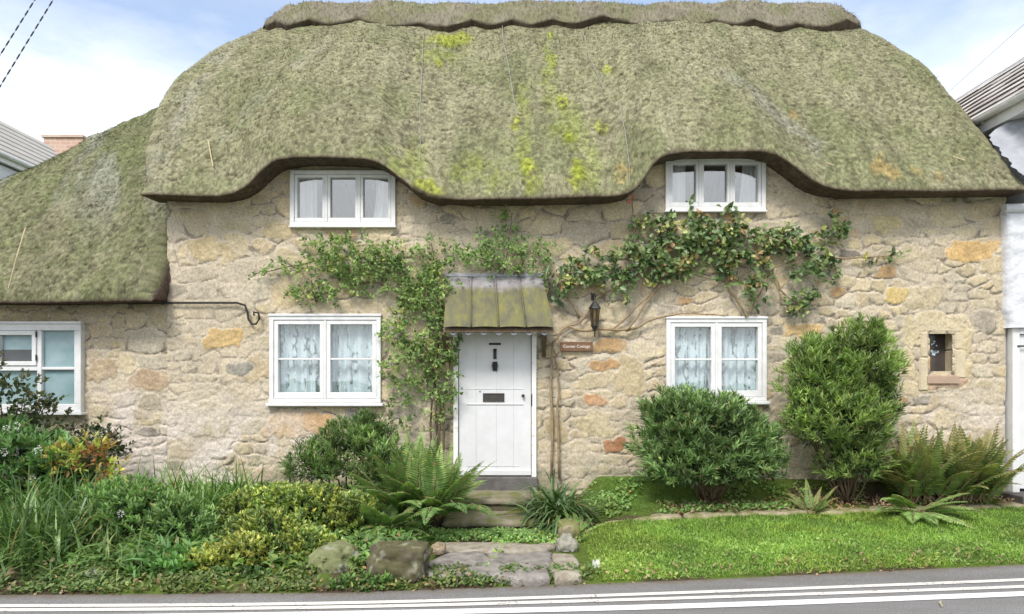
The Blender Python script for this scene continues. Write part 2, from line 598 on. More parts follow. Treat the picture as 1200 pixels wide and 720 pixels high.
def voro(X, Zz, cw, ch, seed, pw=3.2):
    wxn = X + (fbm(X * 5, Zz * 5, seed=seed, octv=3) - .5) * .12 + (fbm(X * 1.3, Zz * 1.3, seed=seed + 3, octv=2) - .5) * .20
    wzn = Zz + (fbm(X * 5 + 40, Zz * 5, seed=seed + 1, octv=3) - .5) * .08 + (fbm(X * 1.1, Zz * 1.6 + 9, seed=seed + 4, octv=2) - .5) * .24
    row = np.floor(wzn / ch)
    d1 = np.full(X.shape, 9.); d2 = np.full(X.shape, 9.); idc = np.zeros(X.shape); below = np.zeros(X.shape)
    for dr in (-1, 0, 1):
        r = row + dr
        off = _h(r, r * 0 + 3, r * 0, seed)
        cx = np.floor(wxn / cw + off)
        for dc in (-1, 0, 1):
            q = cx + dc
            jx = _h(q, r, r * 0 + 1, seed); jz = _h(q, r, r * 0 + 2, seed); wgt = _h(q, r, r * 0 + 5, seed)
            fx = (q + .15 + .7 * jx - off) * cw; fz = (r + .25 + .5 * jz) * ch
            dx = np.abs(wxn - fx) / cw; dz = np.abs(wzn - fz) / ch
            dd = (dx ** pw + dz ** pw) ** (1 / pw) - wgt * .22
            nearer = dd < d1
            d2 = np.where(nearer, d1, np.minimum(d2, dd))
            idc = np.where(nearer, _h(q, r, r * 0 + 9, seed), idc)
            below = np.where(nearer, (wzn - fz) / ch, below)
            d1 = np.where(nearer, dd, d1)
    return d2 - d1, idc, below


SPECIAL = [  # px, py, half w, half h, colour
    (266, 396, 26, 12, (.50, .34, .13)), (1138, 293, 30, 12, (.52, .36, .17)), (713, 427, 20, 7, (.40, .25, .13)),
    (719, 522, 17, 8, (.36, .18, .10)), (942, 388, 24, 10, (.50, .36, .18)), (700, 470, 14, 8, (.42, .24, .13)),
    (245, 293, 30, 13, (.46, .38, .24)), (1035, 262, 19, 10, (.52, .44, .26)), (700, 498, 22, 15, (.46, .40, .27)),
    (740, 440, 20, 22, (.45, .38, .25)), (240, 490, 36, 22, (.46, .41, .31)), (345, 500, 40, 16, (.50, .38, .26)),
    (300, 555, 34, 10, (.50, .40, .31)), (120, 435, 18, 12, (.40, .31, .21)), (172, 445, 20, 10, (.41, .31, .22)),
    (1080, 350, 24, 14, (.46, .40, .28)), (1060, 300, 26, 10, (.47, .41, .29)), (640, 290, 30, 12, (.46, .40, .27)),
    (500, 300, 24, 12, (.45, .38, .26)), (345, 345, 30, 14, (.45, .38, .26)), (330, 270, 22, 9, (.45, .38, .25)),
    (300, 435, 14, 14, (.46, .38, .26)), (1050, 345, 14, 9, (.52, .40, .18)), (985, 330, 16, 8, (.44, .38, .27)),
    (375, 497, 20, 13, (.50, .33, .18)), (420, 488, 17, 8, (.24, .23, .21)), (280, 432, 13, 8, (.24, .24, .22)),
    (1066, 392, 9, 18, (.53, .46, .31)), (1064, 428, 10, 17, (.54, .46, .31)), (1068, 456, 12, 10, (.52, .45, .31)), (1130, 398, 9, 24, (.54, .46, .30)), (1130, 438, 9, 15, (.53, .45, .30)), (1101, 375, 30, 9, (.54, .47, .33)), (1108, 449, 24, 7, (.46, .33, .24)),
    (650, 505, 12, 14, (.42, .34, .22)), (1000, 455, 16, 10, (.48, .40, .28)), (905, 330, 22, 12, (.46, .39, .26)),
]


def build_wall(name, x0, x1, z0, z1, ybase, holes, seed, parent, zone):
    st = .0125
    nx, nz = int((x1 - x0) / st), int((z1 - z0) / st)
    xs = np.linspace(x0, x1, nx + 1); zs = np.linspace(z0, z1, nz + 1)
    X, Zz = np.meshgrid(xs, zs)
    e1, id1, b1 = voro(X, Zz, .44, .25, seed, 4.0)
    e2, id2, b2 = voro(X, Zz, .25, .14, seed + 50, 3.6)
    sel = sst(.52, .58, fbm(X * .9, Zz * 1.2, seed=seed + 80, octv=2) + zone(X, Zz)[0]) > .5
    edge = np.where(sel, e2 * .75, e1); ids = np.where(sel, id2 * .999 + .0005, id1); bel = np.where(sel, b2, b1)
    bury = np.clip(sst(.38, .68, fbm(X * 1.7, Zz * 1.7, seed=seed + 90, octv=3)) * .72 + .12, 0, 1)
    thr = .07 + .10 * fbm(X * 4, Zz * 4, seed=seed + 91, octv=3) + .06 * bury
    stone = sst(thr, thr + .055, edge + (fbm(X * 30, Zz * 30, seed=seed + 120, octv=2) - .5) * .06)
    pal = np.array([(.53, .455, .315), (.50, .425, .305), (.46, .405, .32), (.56, .49, .355), (.53, .45, .305), (.47, .425, .345), (.56, .48, .335), (.53, .435, .30)])
    sc = pal[(ids * 7.999).astype(int)]
    odd = _h(np.floor(ids * 9999), ids * 0, ids * 0, 3)
    sc = np.where((odd > .985)[..., None], np.array([.44, .29, .15]), sc)
    sc = np.where((odd < .05)[..., None], np.array([.25, .23, .20]), sc)
    sc = sc * (.84 + .3 * _h(np.floor(ids * 7777), ids * 0 + 2, ids * 0, 4))[..., None]
    mort = np.array([.53, .47, .385]) * (.86 + .28 * fbm(X * 2.5, Zz * 2.5, seed=seed + 92))[..., None]
    h = stone * .011 * (1 - bury * .92)
    h += (id1 - .5) * .007 * stone * (1 - bury)
    # special stones
    for (px, py, hw, hh, cc) in SPECIAL:
        cx, cz, a, b = wx(px), wz(py), hw / 92.2, hh / 92.2
        if not (x0 - .3 < cx < x1 + .3): continue
        i0, i1 = np.searchsorted(xs, [cx - a * 1.6, cx + a * 1.6]); j0, j1 = np.searchsorted(zs, [cz - b * 1.8, cz + b * 1.8])
        if i1 <= i0 or j1 <= j0: continue
        s = np.s_[j0:j1, i0:i1]
        xx = X[s] + (fbm(X[s] * 7, Zz[s] * 7, seed=77) - .5) * .34 * min(1, a * 4); zz = Zz[s] + (fbm(X[s] * 7, Zz[s] * 7 + 7, seed=78) - .5) * .26 * min(1, b * 6) + .25 * b * (xx - cx) / a * (vn(np.array([cx * 9.]), np.array([cz * 9.]))[0] - .5)
        r = (np.abs((xx - cx) / a) ** 3.4 + np.abs((zz - cz) / b) ** 3.4) ** (1 / 3.4)
        inside = 1 - sst(.90, 1.0, r); rim = (1 - sst(1.02, 1.14, r))
        stone[s] = np.maximum(stone[s] * (1 - rim), inside)
        h[s] = h[s] * (1 - rim) + inside * .010
        sc[s] = sc[s] * (1 - rim)[..., None] + np.array(cc) * 1.08 * (.72 + .56 * fbm(X[s] * 11, Zz[s] * 11, seed=79))[..., None] * rim[..., None]
        edge[s] = np.where(rim > .4, np.where(inside > .5, .5, .12), edge[s])
        bel[s] = np.where(rim > .4, (zz - cz) / b * .6, bel[s])
        ids[s] = np.where(rim > .4, .31, ids[s])
        bury[s] = bury[s] * (1 - rim * .6)
    # crevices under the stones
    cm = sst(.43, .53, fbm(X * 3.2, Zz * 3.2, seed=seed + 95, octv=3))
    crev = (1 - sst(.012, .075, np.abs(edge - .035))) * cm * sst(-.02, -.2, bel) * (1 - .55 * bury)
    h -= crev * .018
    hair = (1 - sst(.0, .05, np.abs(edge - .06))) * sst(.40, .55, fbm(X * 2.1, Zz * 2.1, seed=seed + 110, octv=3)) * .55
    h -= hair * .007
    und = (fbm(X * 1.1, Zz * 1.1, seed=seed + 96, octv=3) - .5) * .022
    rgh = (fbm(X * 22, Zz * 22, seed=seed + 97, octv=3) - .5) * .012 * (1 + .5 * bury)
    pock = sst(.66, .74, vn(X * 26, Zz * 26, seed=seed + 98)) * .007 * fbm(X * 3, Zz * 3, seed=seed + 99)
    h = h + und + rgh - pock
    cov = (stone * (1 - bury * .8))[..., None]
    c = (mort * (1 - cov) + sc * cov) * np.array([1.02, .995, .93])
    c = c * (.86 + .28 * fbm(X * 9, Zz * 9, seed=seed + 100, octv=4))[..., None]
    c = c * (1 - .62 * crev)[..., None] + np.array([.05, .04, .03]) * (.62 * crev)[..., None]  # shadow under the stones painted into the colour, together with crevice dirt
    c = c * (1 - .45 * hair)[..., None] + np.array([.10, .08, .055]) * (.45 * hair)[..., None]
    _, ww, dk = zone(X, Zz)
    wmask = (ww * sst(.40, .56, fbm(X * 2.4, Zz * 2.4, seed=seed + 101, octv=4)))[..., None]
    c = c * (1 - wmask * .82) + np.array([.67, .595, .53]) * wmask * .82
    gm = (dk * sst(.4, .62, fbm(X * 3, Zz * 3, seed=seed + 102)))[..., None]
    c = c * (1 - gm * .6) + np.array([.15, .16, .09]) * gm * .6
    Y = ybase - h
    V = np.stack([X, Y, Zz], -1).reshape(-1, 3)
    F = grid_faces(nz + 1, nx + 1)
    fx = (xs[:-1] + xs[1:]) / 2; fz = (zs[:-1] + zs[1:]) / 2
    FX, FZ = np.meshgrid(fx, fz)
    keep = np.ones(FX.shape, bool)
    for (a, b, cc, d) in holes:
        keep &= ~((FX > a + .03) & (FX < b - .03) & (FZ > cc + .03) & (FZ < d - .03))
    F = F[keep.ravel()]
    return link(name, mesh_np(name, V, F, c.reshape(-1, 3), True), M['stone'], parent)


XL = wx(196); XR = 6.27
cottage = empty('thatched_cottage', (0, 0, .4), 'large thatched cottage of pale rubble stone with white windows and a white front door', 'house')
wing = empty('thatched_wing', (-6.3, 0, .3), 'lower thatched wing with frosted window, joined to the left end of the cottage', 'house')


def zone_main(X, Zz):
    small = .10 * (1 - sst(.6, 1.6, Zz)) - .03
    w = (1 - sst(-3.2, -2.2, X)) * (1 - sst(.9, 1.7, Zz)) + .6 * sst(4.9, 5.5, X) * (1 - sst(1.2, 1.7, Zz))
    dk = (1 - sst(.45, .75, Zz)) * .7 + (1 - sst(.0, .35, np.abs(X - .42))) * (1 - sst(.8, 2.0, Zz)) * .6 + (1 - sst(.1, .5, np.abs(X + .95))) * (1 - sst(.9, 2.2, Zz)) * .8
    return small, np.clip(w, 0, 1), np.clip(dk, 0, 1)


def zone_wing(X, Zz):
    w = sst(-5.6, -4.9, X) * (1 - sst(1.1, 1.9, Zz)) + .4 * (1 - sst(.9, 1.3, Zz))
    return .08 + 0 * X, np.clip(w, 0, 1), (1 - sst(.3, .5, Zz)) * .4


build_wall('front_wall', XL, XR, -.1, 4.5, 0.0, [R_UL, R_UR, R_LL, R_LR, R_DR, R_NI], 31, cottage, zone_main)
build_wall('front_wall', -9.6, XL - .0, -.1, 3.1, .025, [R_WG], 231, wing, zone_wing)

# plain stone sides and back so that the house is closed
M['backstone'] = m_plain('plain_rubble', (.40, .34, .24), (.30, .26, .19), 4, .95, .1, 20, .03)
bm = BM(); bm.box(XL + .01, XR - .01, 5.9, 6.2, -.1, 4.4); bm.done('rear_wall', M['backstone'], cottage)
for xx in (XL + .015, XR - .20):
    bm = BM()
    a = [(.10, -.1), (5.9, -.1), (5.9, 4.2), (3.0, 7.0), (.10, 4.2)]
    v1 = [(xx, y, z) for y, z in a]; v2 = [(xx + .18, y, z) for y, z in a]
    A = [bm.b.verts.new(p) for p in v1]; B = [bm.b.verts.new(p) for p in v2]
    bm.b.faces.new(A); bm.b.faces.new(B[::-1])
    for i in range(5): bm.b.faces.new((A[i], B[i], B[(i + 1) % 5], A[(i + 1) % 5]))
    bm.done('gable_wall', M['backstone'], cottage)
bm = BM(); bm.box(XL + .2, XR - .25, .12, 5.88, 2.60, 2.70); bm.done('upper_floor', M['interior'], cottage)
bm = BM(); bm.box(-9.6, XL - .01, 4.2, 4.4, -.1, 3.0); bm.done('rear_wall', M['backstone'], wing)
bm = BM(); bm.box(-9.62, -9.42, .1, 4.2, -.1, 3.0); bm.done('end_wall', M['backstone'], wing)

# ------------------------------------------------------------------ thatch
def resample(prof, n):
    p = np.array(prof, float)
    s = np.concatenate([[0], np.cumsum(np.hypot(*np.diff(p, axis=0).T))])
    t = np.linspace(0, s[-1], n)
    return np.interp(t, s, p[:, 0]), np.interp(t, s, p[:, 1])


CUSHION = []


def thatch(name, parent, ncol, nrow, xl_f, xr_f, ze_f, ridge_f, back, seed, colfun, blades, ye0=-.42):
    """cross-sections from the wall, out to the drip edge, round the nose, up to the ridge and down the back"""
    us = np.linspace(0, 1, ncol)
    Y = np.zeros((nrow, ncol)); Zz = np.zeros((nrow, ncol)); Xx = np.zeros((nrow, ncol)); U = np.zeros((nrow, ncol))
    for k, u in enumerate(us):
        xe = xl_f(ze_f(0, True)) * (1 - u) + xr_f(ze_f(0, True)) * u
        ze = ze_f(xe)
        ry, rz = ridge_f(xe)
        ye = ye0 + .025 * math.sin(xe * 1.9 + seed) + .015 * math.sin(xe * 5.1)
        p4 = np.array((ye + .24, ze + .46)); pr = np.array((ry, rz))
        mid = [p4 + (pr - p4) * t + np.array((-.07, .17)) * math.sin(math.pi * t) ** .9 for t in np.linspace(0, .94, 14)]
        prof = [(.10, ze + .03), (ye + .02, ze + .004), (ye, ze), (ye - .004, ze + .015), (ye + .02, ze + .09), (ye + .075, ze + .20), (ye + .14, ze + .31)] + [tuple(m) for m in mid] + [(ry - .08, rz - .03), (ry, rz), (ry + .08, rz - .03), (ry + .3, rz - .28), (back[0], back[1])]
        # keep the front fine and the hidden back coarse
        front = prof[:-1]
        ya, za = resample(front[:3], 20)
        y2, z2 = resample(front[2:], nrow - 8 - 19)
        y = np.concatenate([ya, y2[1:]]); z = np.concatenate([za, z2[1:]])
        yb = np.linspace(prof[-2][0], prof[-1][0], 9)[1:]; zb = np.linspace(prof[-2][1], prof[-1][1], 9)[1:]
        Y[:, k] = np.concatenate([y, yb]); Zz[:, k] = np.concatenate([z, zb]); U[:, k] = u
    XLm = xl_f(Zz); XRm = xr_f(Zz)
    # outlines at the ends belong to the upper edge of the section: the underside shares the eave's
    Xx = XLm * (1 - U) + XRm * U
    # profile normals (y,z)
    ty = np.gradient(Y, axis=0); tz = np.gradient(Zz, axis=0); L = np.hypot(ty, tz) + 1e-9
    ny, nz = -tz / L, ty / L
    uplen = np.clip((np.arange(nrow) - 19) / 14.0, 0, 1)[:, None]
    # rounded ends
    for side in (0, 1):
        ecols = []
        for a in (25, 50, 75, 90):
            ecols.append((.18 * math.sin(math.radians(a)), .18 * (1 - math.cos(math.radians(a)))))
        ecols += [(.18, .34), (.10, .46)]
        k = 0 if side == 0 else -1
        ys = []; zs = []; xs_ = []
        for (ox, on) in ecols:
            ys.append(Y[:, k] - ny[:, k] * on * uplen[:, 0]); zs.append(Zz[:, k] - nz[:, k] * on * uplen[:, 0])
            xs_.append(Xx[:, k] + (-ox if side == 0 else ox))
        ys, zs, xs_ = (np.stack(v, 1) for v in (ys, zs, xs_))
        if side == 0:
            Y = np.concatenate([ys[:, ::-1], Y], 1); Zz = np.concatenate([zs[:, ::-1], Zz], 1); Xx = np.concatenate([xs_[:, ::-1], Xx], 1)
            ny = np.concatenate([np.repeat(ny[:, :1], 6, 1), ny], 1); nz = np.concatenate([np.repeat(nz[:, :1], 6, 1), nz], 1)
        else:
            Y = np.concatenate([Y, ys], 1); Zz = np.concatenate([Zz, zs], 1); Xx = np.concatenate([Xx, xs_], 1)
    Pm = np.stack([Xx, Y, Zz], -1)
    du = np.gradient(Pm, axis=1); dv = np.gradient(Pm, axis=0)
    nn = np.cross(du, dv); nn /= np.linalg.norm(nn, axis=-1, keepdims=True) + 1e-9
    rowi = np.arange(Pm.shape[0])[:, None] * np.ones((1, Pm.shape[1]))
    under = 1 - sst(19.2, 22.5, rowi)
    hgt = (fbm(Xx * 1.6, Zz * 1.2, Y, seed=seed, octv=3) - .5) * .08
    hgt += (fbm(Xx * 9, Y * 9, Zz * 9, seed=seed + 5, octv=3) - .5) * .014
    hgt += (fbm(Xx * 2.6, Zz * .35, Y * .35, seed=seed + 70, octv=2) - .5) * .09
    clump = fbm(Xx * 24, Y * 24, Zz * 20, seed=seed + 8, octv=2)
    hgt += (clump - .5) * .018
    pits = sst(.64, .74, fbm(Xx * 15, Y * 15, Zz * 13, seed=seed + 12, octv=2))
    hgt -= pits * .012
    hgt *= (1 - under * .85) * (.35 + .65 * sst(22, 32, rowi))
    fine = fbm(Xx * 30, Y * 30, Zz * 26, seed=seed + 60, octv=2)
    CUSHION.clear()
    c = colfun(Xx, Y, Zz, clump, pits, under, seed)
    if CUSHION:
        hgt = hgt + CUSHION[0] * (.008 + .03 * clump)
    Pm = Pm + nn * hgt[..., None]
    strk = fbm(Xx * 11, Zz * 1.1, Y * 1.1, seed=seed + 66, octv=3)
    c = c * (.74 + .52 * sst(.3, .72, fine))[..., None] * (.74 + .52 * strk)[..., None]
    for sl_ in (np.s_[:, :3], np.s_[:, -4:]):      # the sawn straw of the gable ends
        c[sl_] = np.array([.13, .095, .075]) * (.7 + .6 * clump[sl_][..., None])
    nr, nc = Pm.shape[:2]
    F = grid_faces(nr, nc)
    V = Pm.reshape(-1, 3); C = c.reshape(-1, 3)
    # loose straw and moss tips standing out of the surface
    pr = RS.rand(blades); pc = RS.rand(blades)
    r0 = (23 + pr * (nr - 36)).astype(int); c0 = (pc * (nc - 2)).astype(int)
    base = Pm[r0, c0] + (Pm[r0 + 1, c0 + 1] - Pm[r0, c0]) * RS.rand(blades, 1)
    down = -(dv[r0, c0] / (np.linalg.norm(dv[r0, c0], axis=-1, keepdims=True) + 1e-9))
    nb = nn[r0, c0]
    dirv = nb * (.15 + .35 * RS.rand(blades, 1)) + down * (.8 + .4 * RS.rand(blades, 1)) + RS.randn(blades, 3) * .2
    dirv /= np.linalg.norm(dirv, axis=-1, keepdims=True)
    ln = (.025 + .06 * RS.rand(blades, 1) ** 2)
    side = np.cross(dirv, nb); side /= np.linalg.norm(side, axis=-1, keepdims=True) + 1e-9
    w = .002 + .004 * RS.rand(blades, 1)
    b0 = base - nb * .006
    Vb = np.stack([b0 - side * w, b0 + side * w, b0 + dirv * ln], 1).reshape(-1, 3)
    Cb = np.repeat(c[r0, c0] * (.65 + .8 * RS.rand(blades, 1)), 3, 0)
    Fb = np.arange(blades * 3).reshape(-1, 3) + len(V)
    return link(name, mesh_np(name, np.concatenate([V, Vb]), [F, Fb], np.concatenate([C, Cb]), True), M['thatch'], parent), Pm


EAVE_PX = [(140, 226), (200, 230), (252, 231), (276, 227), (296, 217), (314, 202), (334, 190), (365, 186), (400, 186), (440, 188), (456, 193), (470, 206), (486, 222), (505, 231), (540, 235), (640, 234), (720, 232), (742, 226), (757, 213), (772, 194), (788, 183), (815, 179), (860, 178), (900, 178), (922, 184), (938, 199), (954, 214), (972, 222), (1000, 226), (1100, 225), (1230, 223)]
EX = [wx(p, 8.6) for p, _ in EAVE_PX]; EZ = [wz(q, 8.6) for _, q in EAVE_PX]
_qx = np.linspace(-5.5, 7, 1200)
_qz = np.interp(_qx, EX, EZ)
_qz = np.convolve(np.pad(_qz, 8, mode='edge'), np.ones(17) / 17, 'valid')


def ze_main(x, ref=False):
    return 3.9 if ref else float(np.interp(x, _qx, _qz))


def xl_main(z):
    return np.interp(z, [3.5, 3.95, 4.25, 4.7, 5.4, 6.0, 6.7, 7.3, 7.7, 7.95], [-4.34, -4.34, -4.42, -4.58, -4.72, -4.74, -4.58, -4.34, -4.12, -3.98])


def xr_main(z):
    return np.interp(z, [3.5, 3.95, 4.4, 5.14, 5.68, 6.47, 7.2, 7.6, 7.95], [6.16, 6.16, 6.08, 6.04, 6.02, 5.98, 5.84, 5.70, 5.48])


def col_main(X, Y, Zz, clump, pits, under, seed):
    straw = np.array([.262, .246, .160]); olive = np.array([.192, .194, .108]); green = np.array([.155, .172, .078]); grey = np.array([.29, .285, .25])
    a = fbm(X * .8, Zz * .8, Y, seed=seed + 30, octv=4)
    b = fbm(X * 3.5, Zz * 3.5, Y * 3.5, seed=seed + 31, octv=4)
    m = sst(.15, .85, a * .6 + b * .4 + (clump - .5) * .2)[..., None]
    c = straw * (1 - m) + olive * m
    g = sst(.50, .66, fbm(X * 1.9, Zz * 1.3, Y, seed=seed + 33, octv=4) + .10 * (1 - sst(3.9, 5.2, Zz)))[..., None]
    c = c * (1 - .5 * g) + green * .5 * g
    # grey bare valleys beside the eyebrows and at the left verge
    v = (1 - sst(.0, .35, np.abs((X - 3.15) - (5.6 - Zz) * .75))) * sst(4.2, 4.6, Zz) * (1 - sst(5.6, 6.2, Zz))
    v = np.maximum(v, (1 - sst(0, .35, np.abs(X + 4.45))) * .8)
    v = np.maximum(v, (1 - sst(0, .3, np.abs((X + 3.6) - (Zz - 5) * .5))) * sst(4.6, 5, Zz) * (1 - sst(6, 7, Zz)) * .6)
    v = (v * sst(.35, .6, fbm(X * 4, Zz * 4, seed=seed + 35)))[..., None]
    c = c * (1 - .45 * v) + grey * .45 * v

    def pxm(px, py, rx, ry):     # patches given on the photograph, thrown on to the slope
        d = 6574 / (996 - (445 - py)); cx = wx(px, d); cz = wz(py, d)
        rx, ry = rx * d / FPX, ry * d / FPX
        return 1 - sst(.5, 1.1, np.hypot((X - cx) / rx, (Zz - cz) / (ry * 1.6)) + (fbm(X * 6, Zz * 6, seed=seed + 41) - .5) * 1.1)
    yel = np.zeros_like(X)
    for q in ((648, 78, 5, 17), (645, 44, 5, 7), (605, 146, 7, 10), (620, 200, 8, 18), (676, 205, 11, 24), (658, 122, 7, 9), (525, 50, 26, 10), (516, 78, 6, 6), (336, 26, 10, 5), (710, 88, 8, 6), (665, 165, 9, 8), (705, 152, 9, 12), (545, 45, 12, 10), (455, 222, 22, 10), (500, 225, 26, 14)):
        yel = np.maximum(yel, pxm(*q))
    soft = np.zeros_like(X)
    for q in ((612, 150, 12, 50), (642, 95, 10, 55), (685, 190, 26, 34), (520, 60, 34, 26), (622, 205, 16, 26), (560, 205, 50, 22), (670, 150, 26, 30), (470, 200, 40, 30)):
        soft = np.maximum(soft, pxm(*q))
    soft = (soft * sst(.38, .6, fbm(X * 5, Zz * 2.5, Y * 2.5, seed=seed + 49, octv=4)) * .5)[..., None]
    c = c * (1 - soft) + np.array([.22, .26, .05]) * soft
    yel = yel * sst(.36, .56, fbm(X * 10, Zz * 10, Y * 10, seed=seed + 47, octv=3) + .10 * yel)
    CUSHION.append(yel)
    yel = yel[..., None]
    c = c * (1 - .6 * yel) + (np.array([.29, .33, .03]) * (.6 + .8 * clump[..., None])) * .6 * yel
    org = np.zeros_like(X)
    for q in ((1030, 198, 26, 14), (1085, 203, 20, 12), (730, 205, 12, 14), (925, 140, 8, 6)):
        org = np.maximum(org, pxm(*q) * .7)
    org = org * sst(.38, .6, fbm(X * 9, Zz * 9, Y * 9, seed=seed + 48, octv=3))
    org = org[..., None]
    c = c * (1 - .6 * org) + np.array([.42, .27, .08]) * .6 * org
    drk = np.zeros_like(X)
    for q in ((700, 150, 30, 22), (480, 165, 14, 18), (550, 140, 14, 26), (660, 128, 32, 5), (590, 95, 5, 26), (665, 35, 20, 6), (480, 90, 4, 10)):
        drk = np.maximum(drk, pxm(*q) * .5)
    drk = (drk * sst(.45, .6, fbm(X * 12, Zz * 12, Y * 12, seed=seed + 44, octv=2)))[..., None]
    c = c * (1 - drk) + np.array([.07, .065, .045]) * drk
    p = pits[..., None] * .75
    c = c * (1 - p) + np.array([.15, .135, .08]) * p
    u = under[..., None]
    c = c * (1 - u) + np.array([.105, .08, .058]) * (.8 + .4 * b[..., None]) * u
    return c


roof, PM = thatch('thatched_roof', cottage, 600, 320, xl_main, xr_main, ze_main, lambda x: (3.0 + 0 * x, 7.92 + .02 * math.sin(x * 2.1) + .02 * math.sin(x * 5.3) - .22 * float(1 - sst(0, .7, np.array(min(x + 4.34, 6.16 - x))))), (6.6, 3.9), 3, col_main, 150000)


# ridge cap with scalloped lower edge
def ridge_cap():
    ncol, nrow = 420, 64
    xs = np.linspace(-4.16, 5.84, ncol)
    V = np.zeros((nrow, ncol, 3)); C = np.zeros((nrow, ncol, 3))
    for k, x in enumerate(xs):
        ry, rz = 3.0, 7.92 + .02 * math.sin(x * 2.1) + .02 * math.sin(x * 5.3)
        endt = min(1, min(x + 4.16, 5.84 - x) / .7)
        rz = rz - .30 * (1 - math.sqrt(1 - (1 - endt) ** 2)) 
        rise = .07 * (.4 + .6 * endt)
        ph = (x * 1.28 + .2 * math.sin(x * 1.7)) % 1
        sc = .15 * (1 - abs(2 * ph - 1) ** 1.3) + .04 * math.sin(x * 3.1)
        low = 7.34 + .05 * math.sin(x * 1.1) - sc + .30 * (1 - endt) ** 2
        t = 1.105
        yl = ry - (rz - low) / t
        n2 = np.array((-.74, .67))
        thick = .05 + .14 * min(1, endt * 1.6)
        inner = np.array((yl, low)) + n2 * (.01)
        outer = np.array((yl, low)) + n2 * (thick)
        top = np.array((ry - .14, rz - .10)) + n2 * thick
        ya, za = resample([tuple(inner - n2 * .06), tuple(outer)], 12)
        prof = [tuple(outer)] + [tuple(outer + (top - outer) * q + n2 * .03 * math.sin(q * 3.1)) for q in np.linspace(.06, 1, 8)] + [(ry, rz + rise), (ry + .2, rz - .02), (ry + .9, rz - .85), (ry + .9, rz - 1.1)]
        y, z = resample(prof, nrow - 11)
        y = np.concatenate([ya, y[1:]]); z = np.concatenate([za, z[1:]])
        V[:, k, 0] = x; V[:, k, 1] = y; V[:, k, 2] = z
    du = np.gradient(V, axis=1); dv = np.gradient(V, axis=0)
    nn = np.cross(du, dv); nn /= np.linalg.norm(nn, axis=-1, keepdims=True) + 1e-9
    X, Y, Zz = V[..., 0], V[..., 1], V[..., 2]
    h = (fbm(X * 7, Y * 7, Zz * 7, seed=61, octv=4) - .5) * .06 + (fbm(X * 26, Y * 6, Zz * 6, seed=62, octv=2) - .5) * .03
    V = V + nn * h[..., None]
    b = fbm(X * 4, Zz * 4, Y * 4, seed=63)[..., None]
    c = np.array([.17, .15, .11]) * (1 - b) + np.array([.29, .265, .19]) * b
    g = sst(.52, .68, fbm(X * 2.3, Zz * 2.3, seed=64))[..., None]
    c = c * (1 - .5 * g) + np.array([.17, .18, .08]) * .5 * g
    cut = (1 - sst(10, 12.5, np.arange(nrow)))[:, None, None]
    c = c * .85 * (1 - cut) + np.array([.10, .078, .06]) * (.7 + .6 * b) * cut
    nb = 9000
    r0 = RS.randint(12, nrow - 12, nb); c0 = RS.randint(0, ncol - 1, nb)
    base = V[r0, c0]; dn = -dv[r0, c0]; dn /= np.linalg.norm(dn, axis=-1, keepdims=True) + 1e-9
    dr = dn * .8 + nn[r0, c0] * (.2 + .4 * RS.rand(nb, 1)) + RS.randn(nb, 3) * .25
    sd = np.cross(dr, nn[r0, c0]); sd /= np.linalg.norm(sd, axis=-1, keepdims=True) + 1e-9
    Vb = np.stack([base - sd * .004, base + sd * .004, base + dr * (.03 + .05 * RS.rand(nb, 1))], 1).reshape(-1, 3)
    Cb = np.repeat(c[r0, c0] * (.7 + .6 * RS.rand(nb, 1)), 3, 0)
    F = grid_faces(nrow, ncol)
    link('ridge_cap', mesh_np('ridge_cap', np.concatenate([V.reshape(-1, 3), Vb]), [F, np.arange(nb * 3).reshape(-1, 3) + nrow * ncol], np.concatenate([c.reshape(-1, 3), Cb]), True), M['ridge'], roof)


ridge_cap()


def col_wing(X, Y, Zz, clump, pits, under, seed):
    c1 = np.array([.140, .153, .072]); c2 = np.array([.188, .182, .110]); grey = np.array([.25, .25, .21])
    b = fbm(X * 3.5, Zz * 3.5, Y * 3.5, seed=seed + 31, octv=4)
    a = fbm(X * .9, Zz * .9, Y, seed=seed + 30, octv=3)
    m = sst(.35, .65, a * .5 + b * .5 + (clump - .5) * .5)[..., None]
    c = c2 * (1 - m) + c1 * m
    v = (sst(.45, .65, fbm((X + Zz * .35) * 2.2, Zz * .7, seed=seed + 36)) * sst(3.2, 4.6, Zz))[..., None]
    c = c * (1 - .6 * v) + grey * .6 * v
    g = ((1 - sst(.3, .8, np.abs(X + 7.7))) * (1 - sst(2.9, 3.6, np.abs(Zz - .3))))[..., None]
    c = c * (1 - .45 * g) + np.array([.22, .21, .05]) * .45 * g
    p = pits[..., None] * .75
    c = c * (1 - p) + np.array([.11, .105, .065]) * p
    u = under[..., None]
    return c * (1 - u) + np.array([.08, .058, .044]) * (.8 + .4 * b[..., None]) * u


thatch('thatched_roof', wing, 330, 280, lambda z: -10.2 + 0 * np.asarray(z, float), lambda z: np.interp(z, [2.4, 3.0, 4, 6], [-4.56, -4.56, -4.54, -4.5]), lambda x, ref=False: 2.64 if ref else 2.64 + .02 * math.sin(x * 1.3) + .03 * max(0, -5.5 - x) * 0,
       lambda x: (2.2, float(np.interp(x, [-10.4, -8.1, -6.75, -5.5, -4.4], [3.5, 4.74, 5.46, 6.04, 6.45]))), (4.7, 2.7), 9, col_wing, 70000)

# netting wires lying on the thatch, straw pegs
def on_roof(px, py):
    d = 6574 / (996 - (445 - py))
    return wx(px, d), wz(py, d)


def drape(pts, off=.03):
    """points on the real thatch surface under the given (x, z)"""
    out = []
    A = PM[24:-14].reshape(-1, 3)
    for (x, z) in pts:
        k = np.argmin((A[:, 0] - x) ** 2 + (A[:, 2] - z) ** 2)
        p = A[k]
        out.append(Vector((x, p[1] - off * .75, z + off * .65)))
    return out


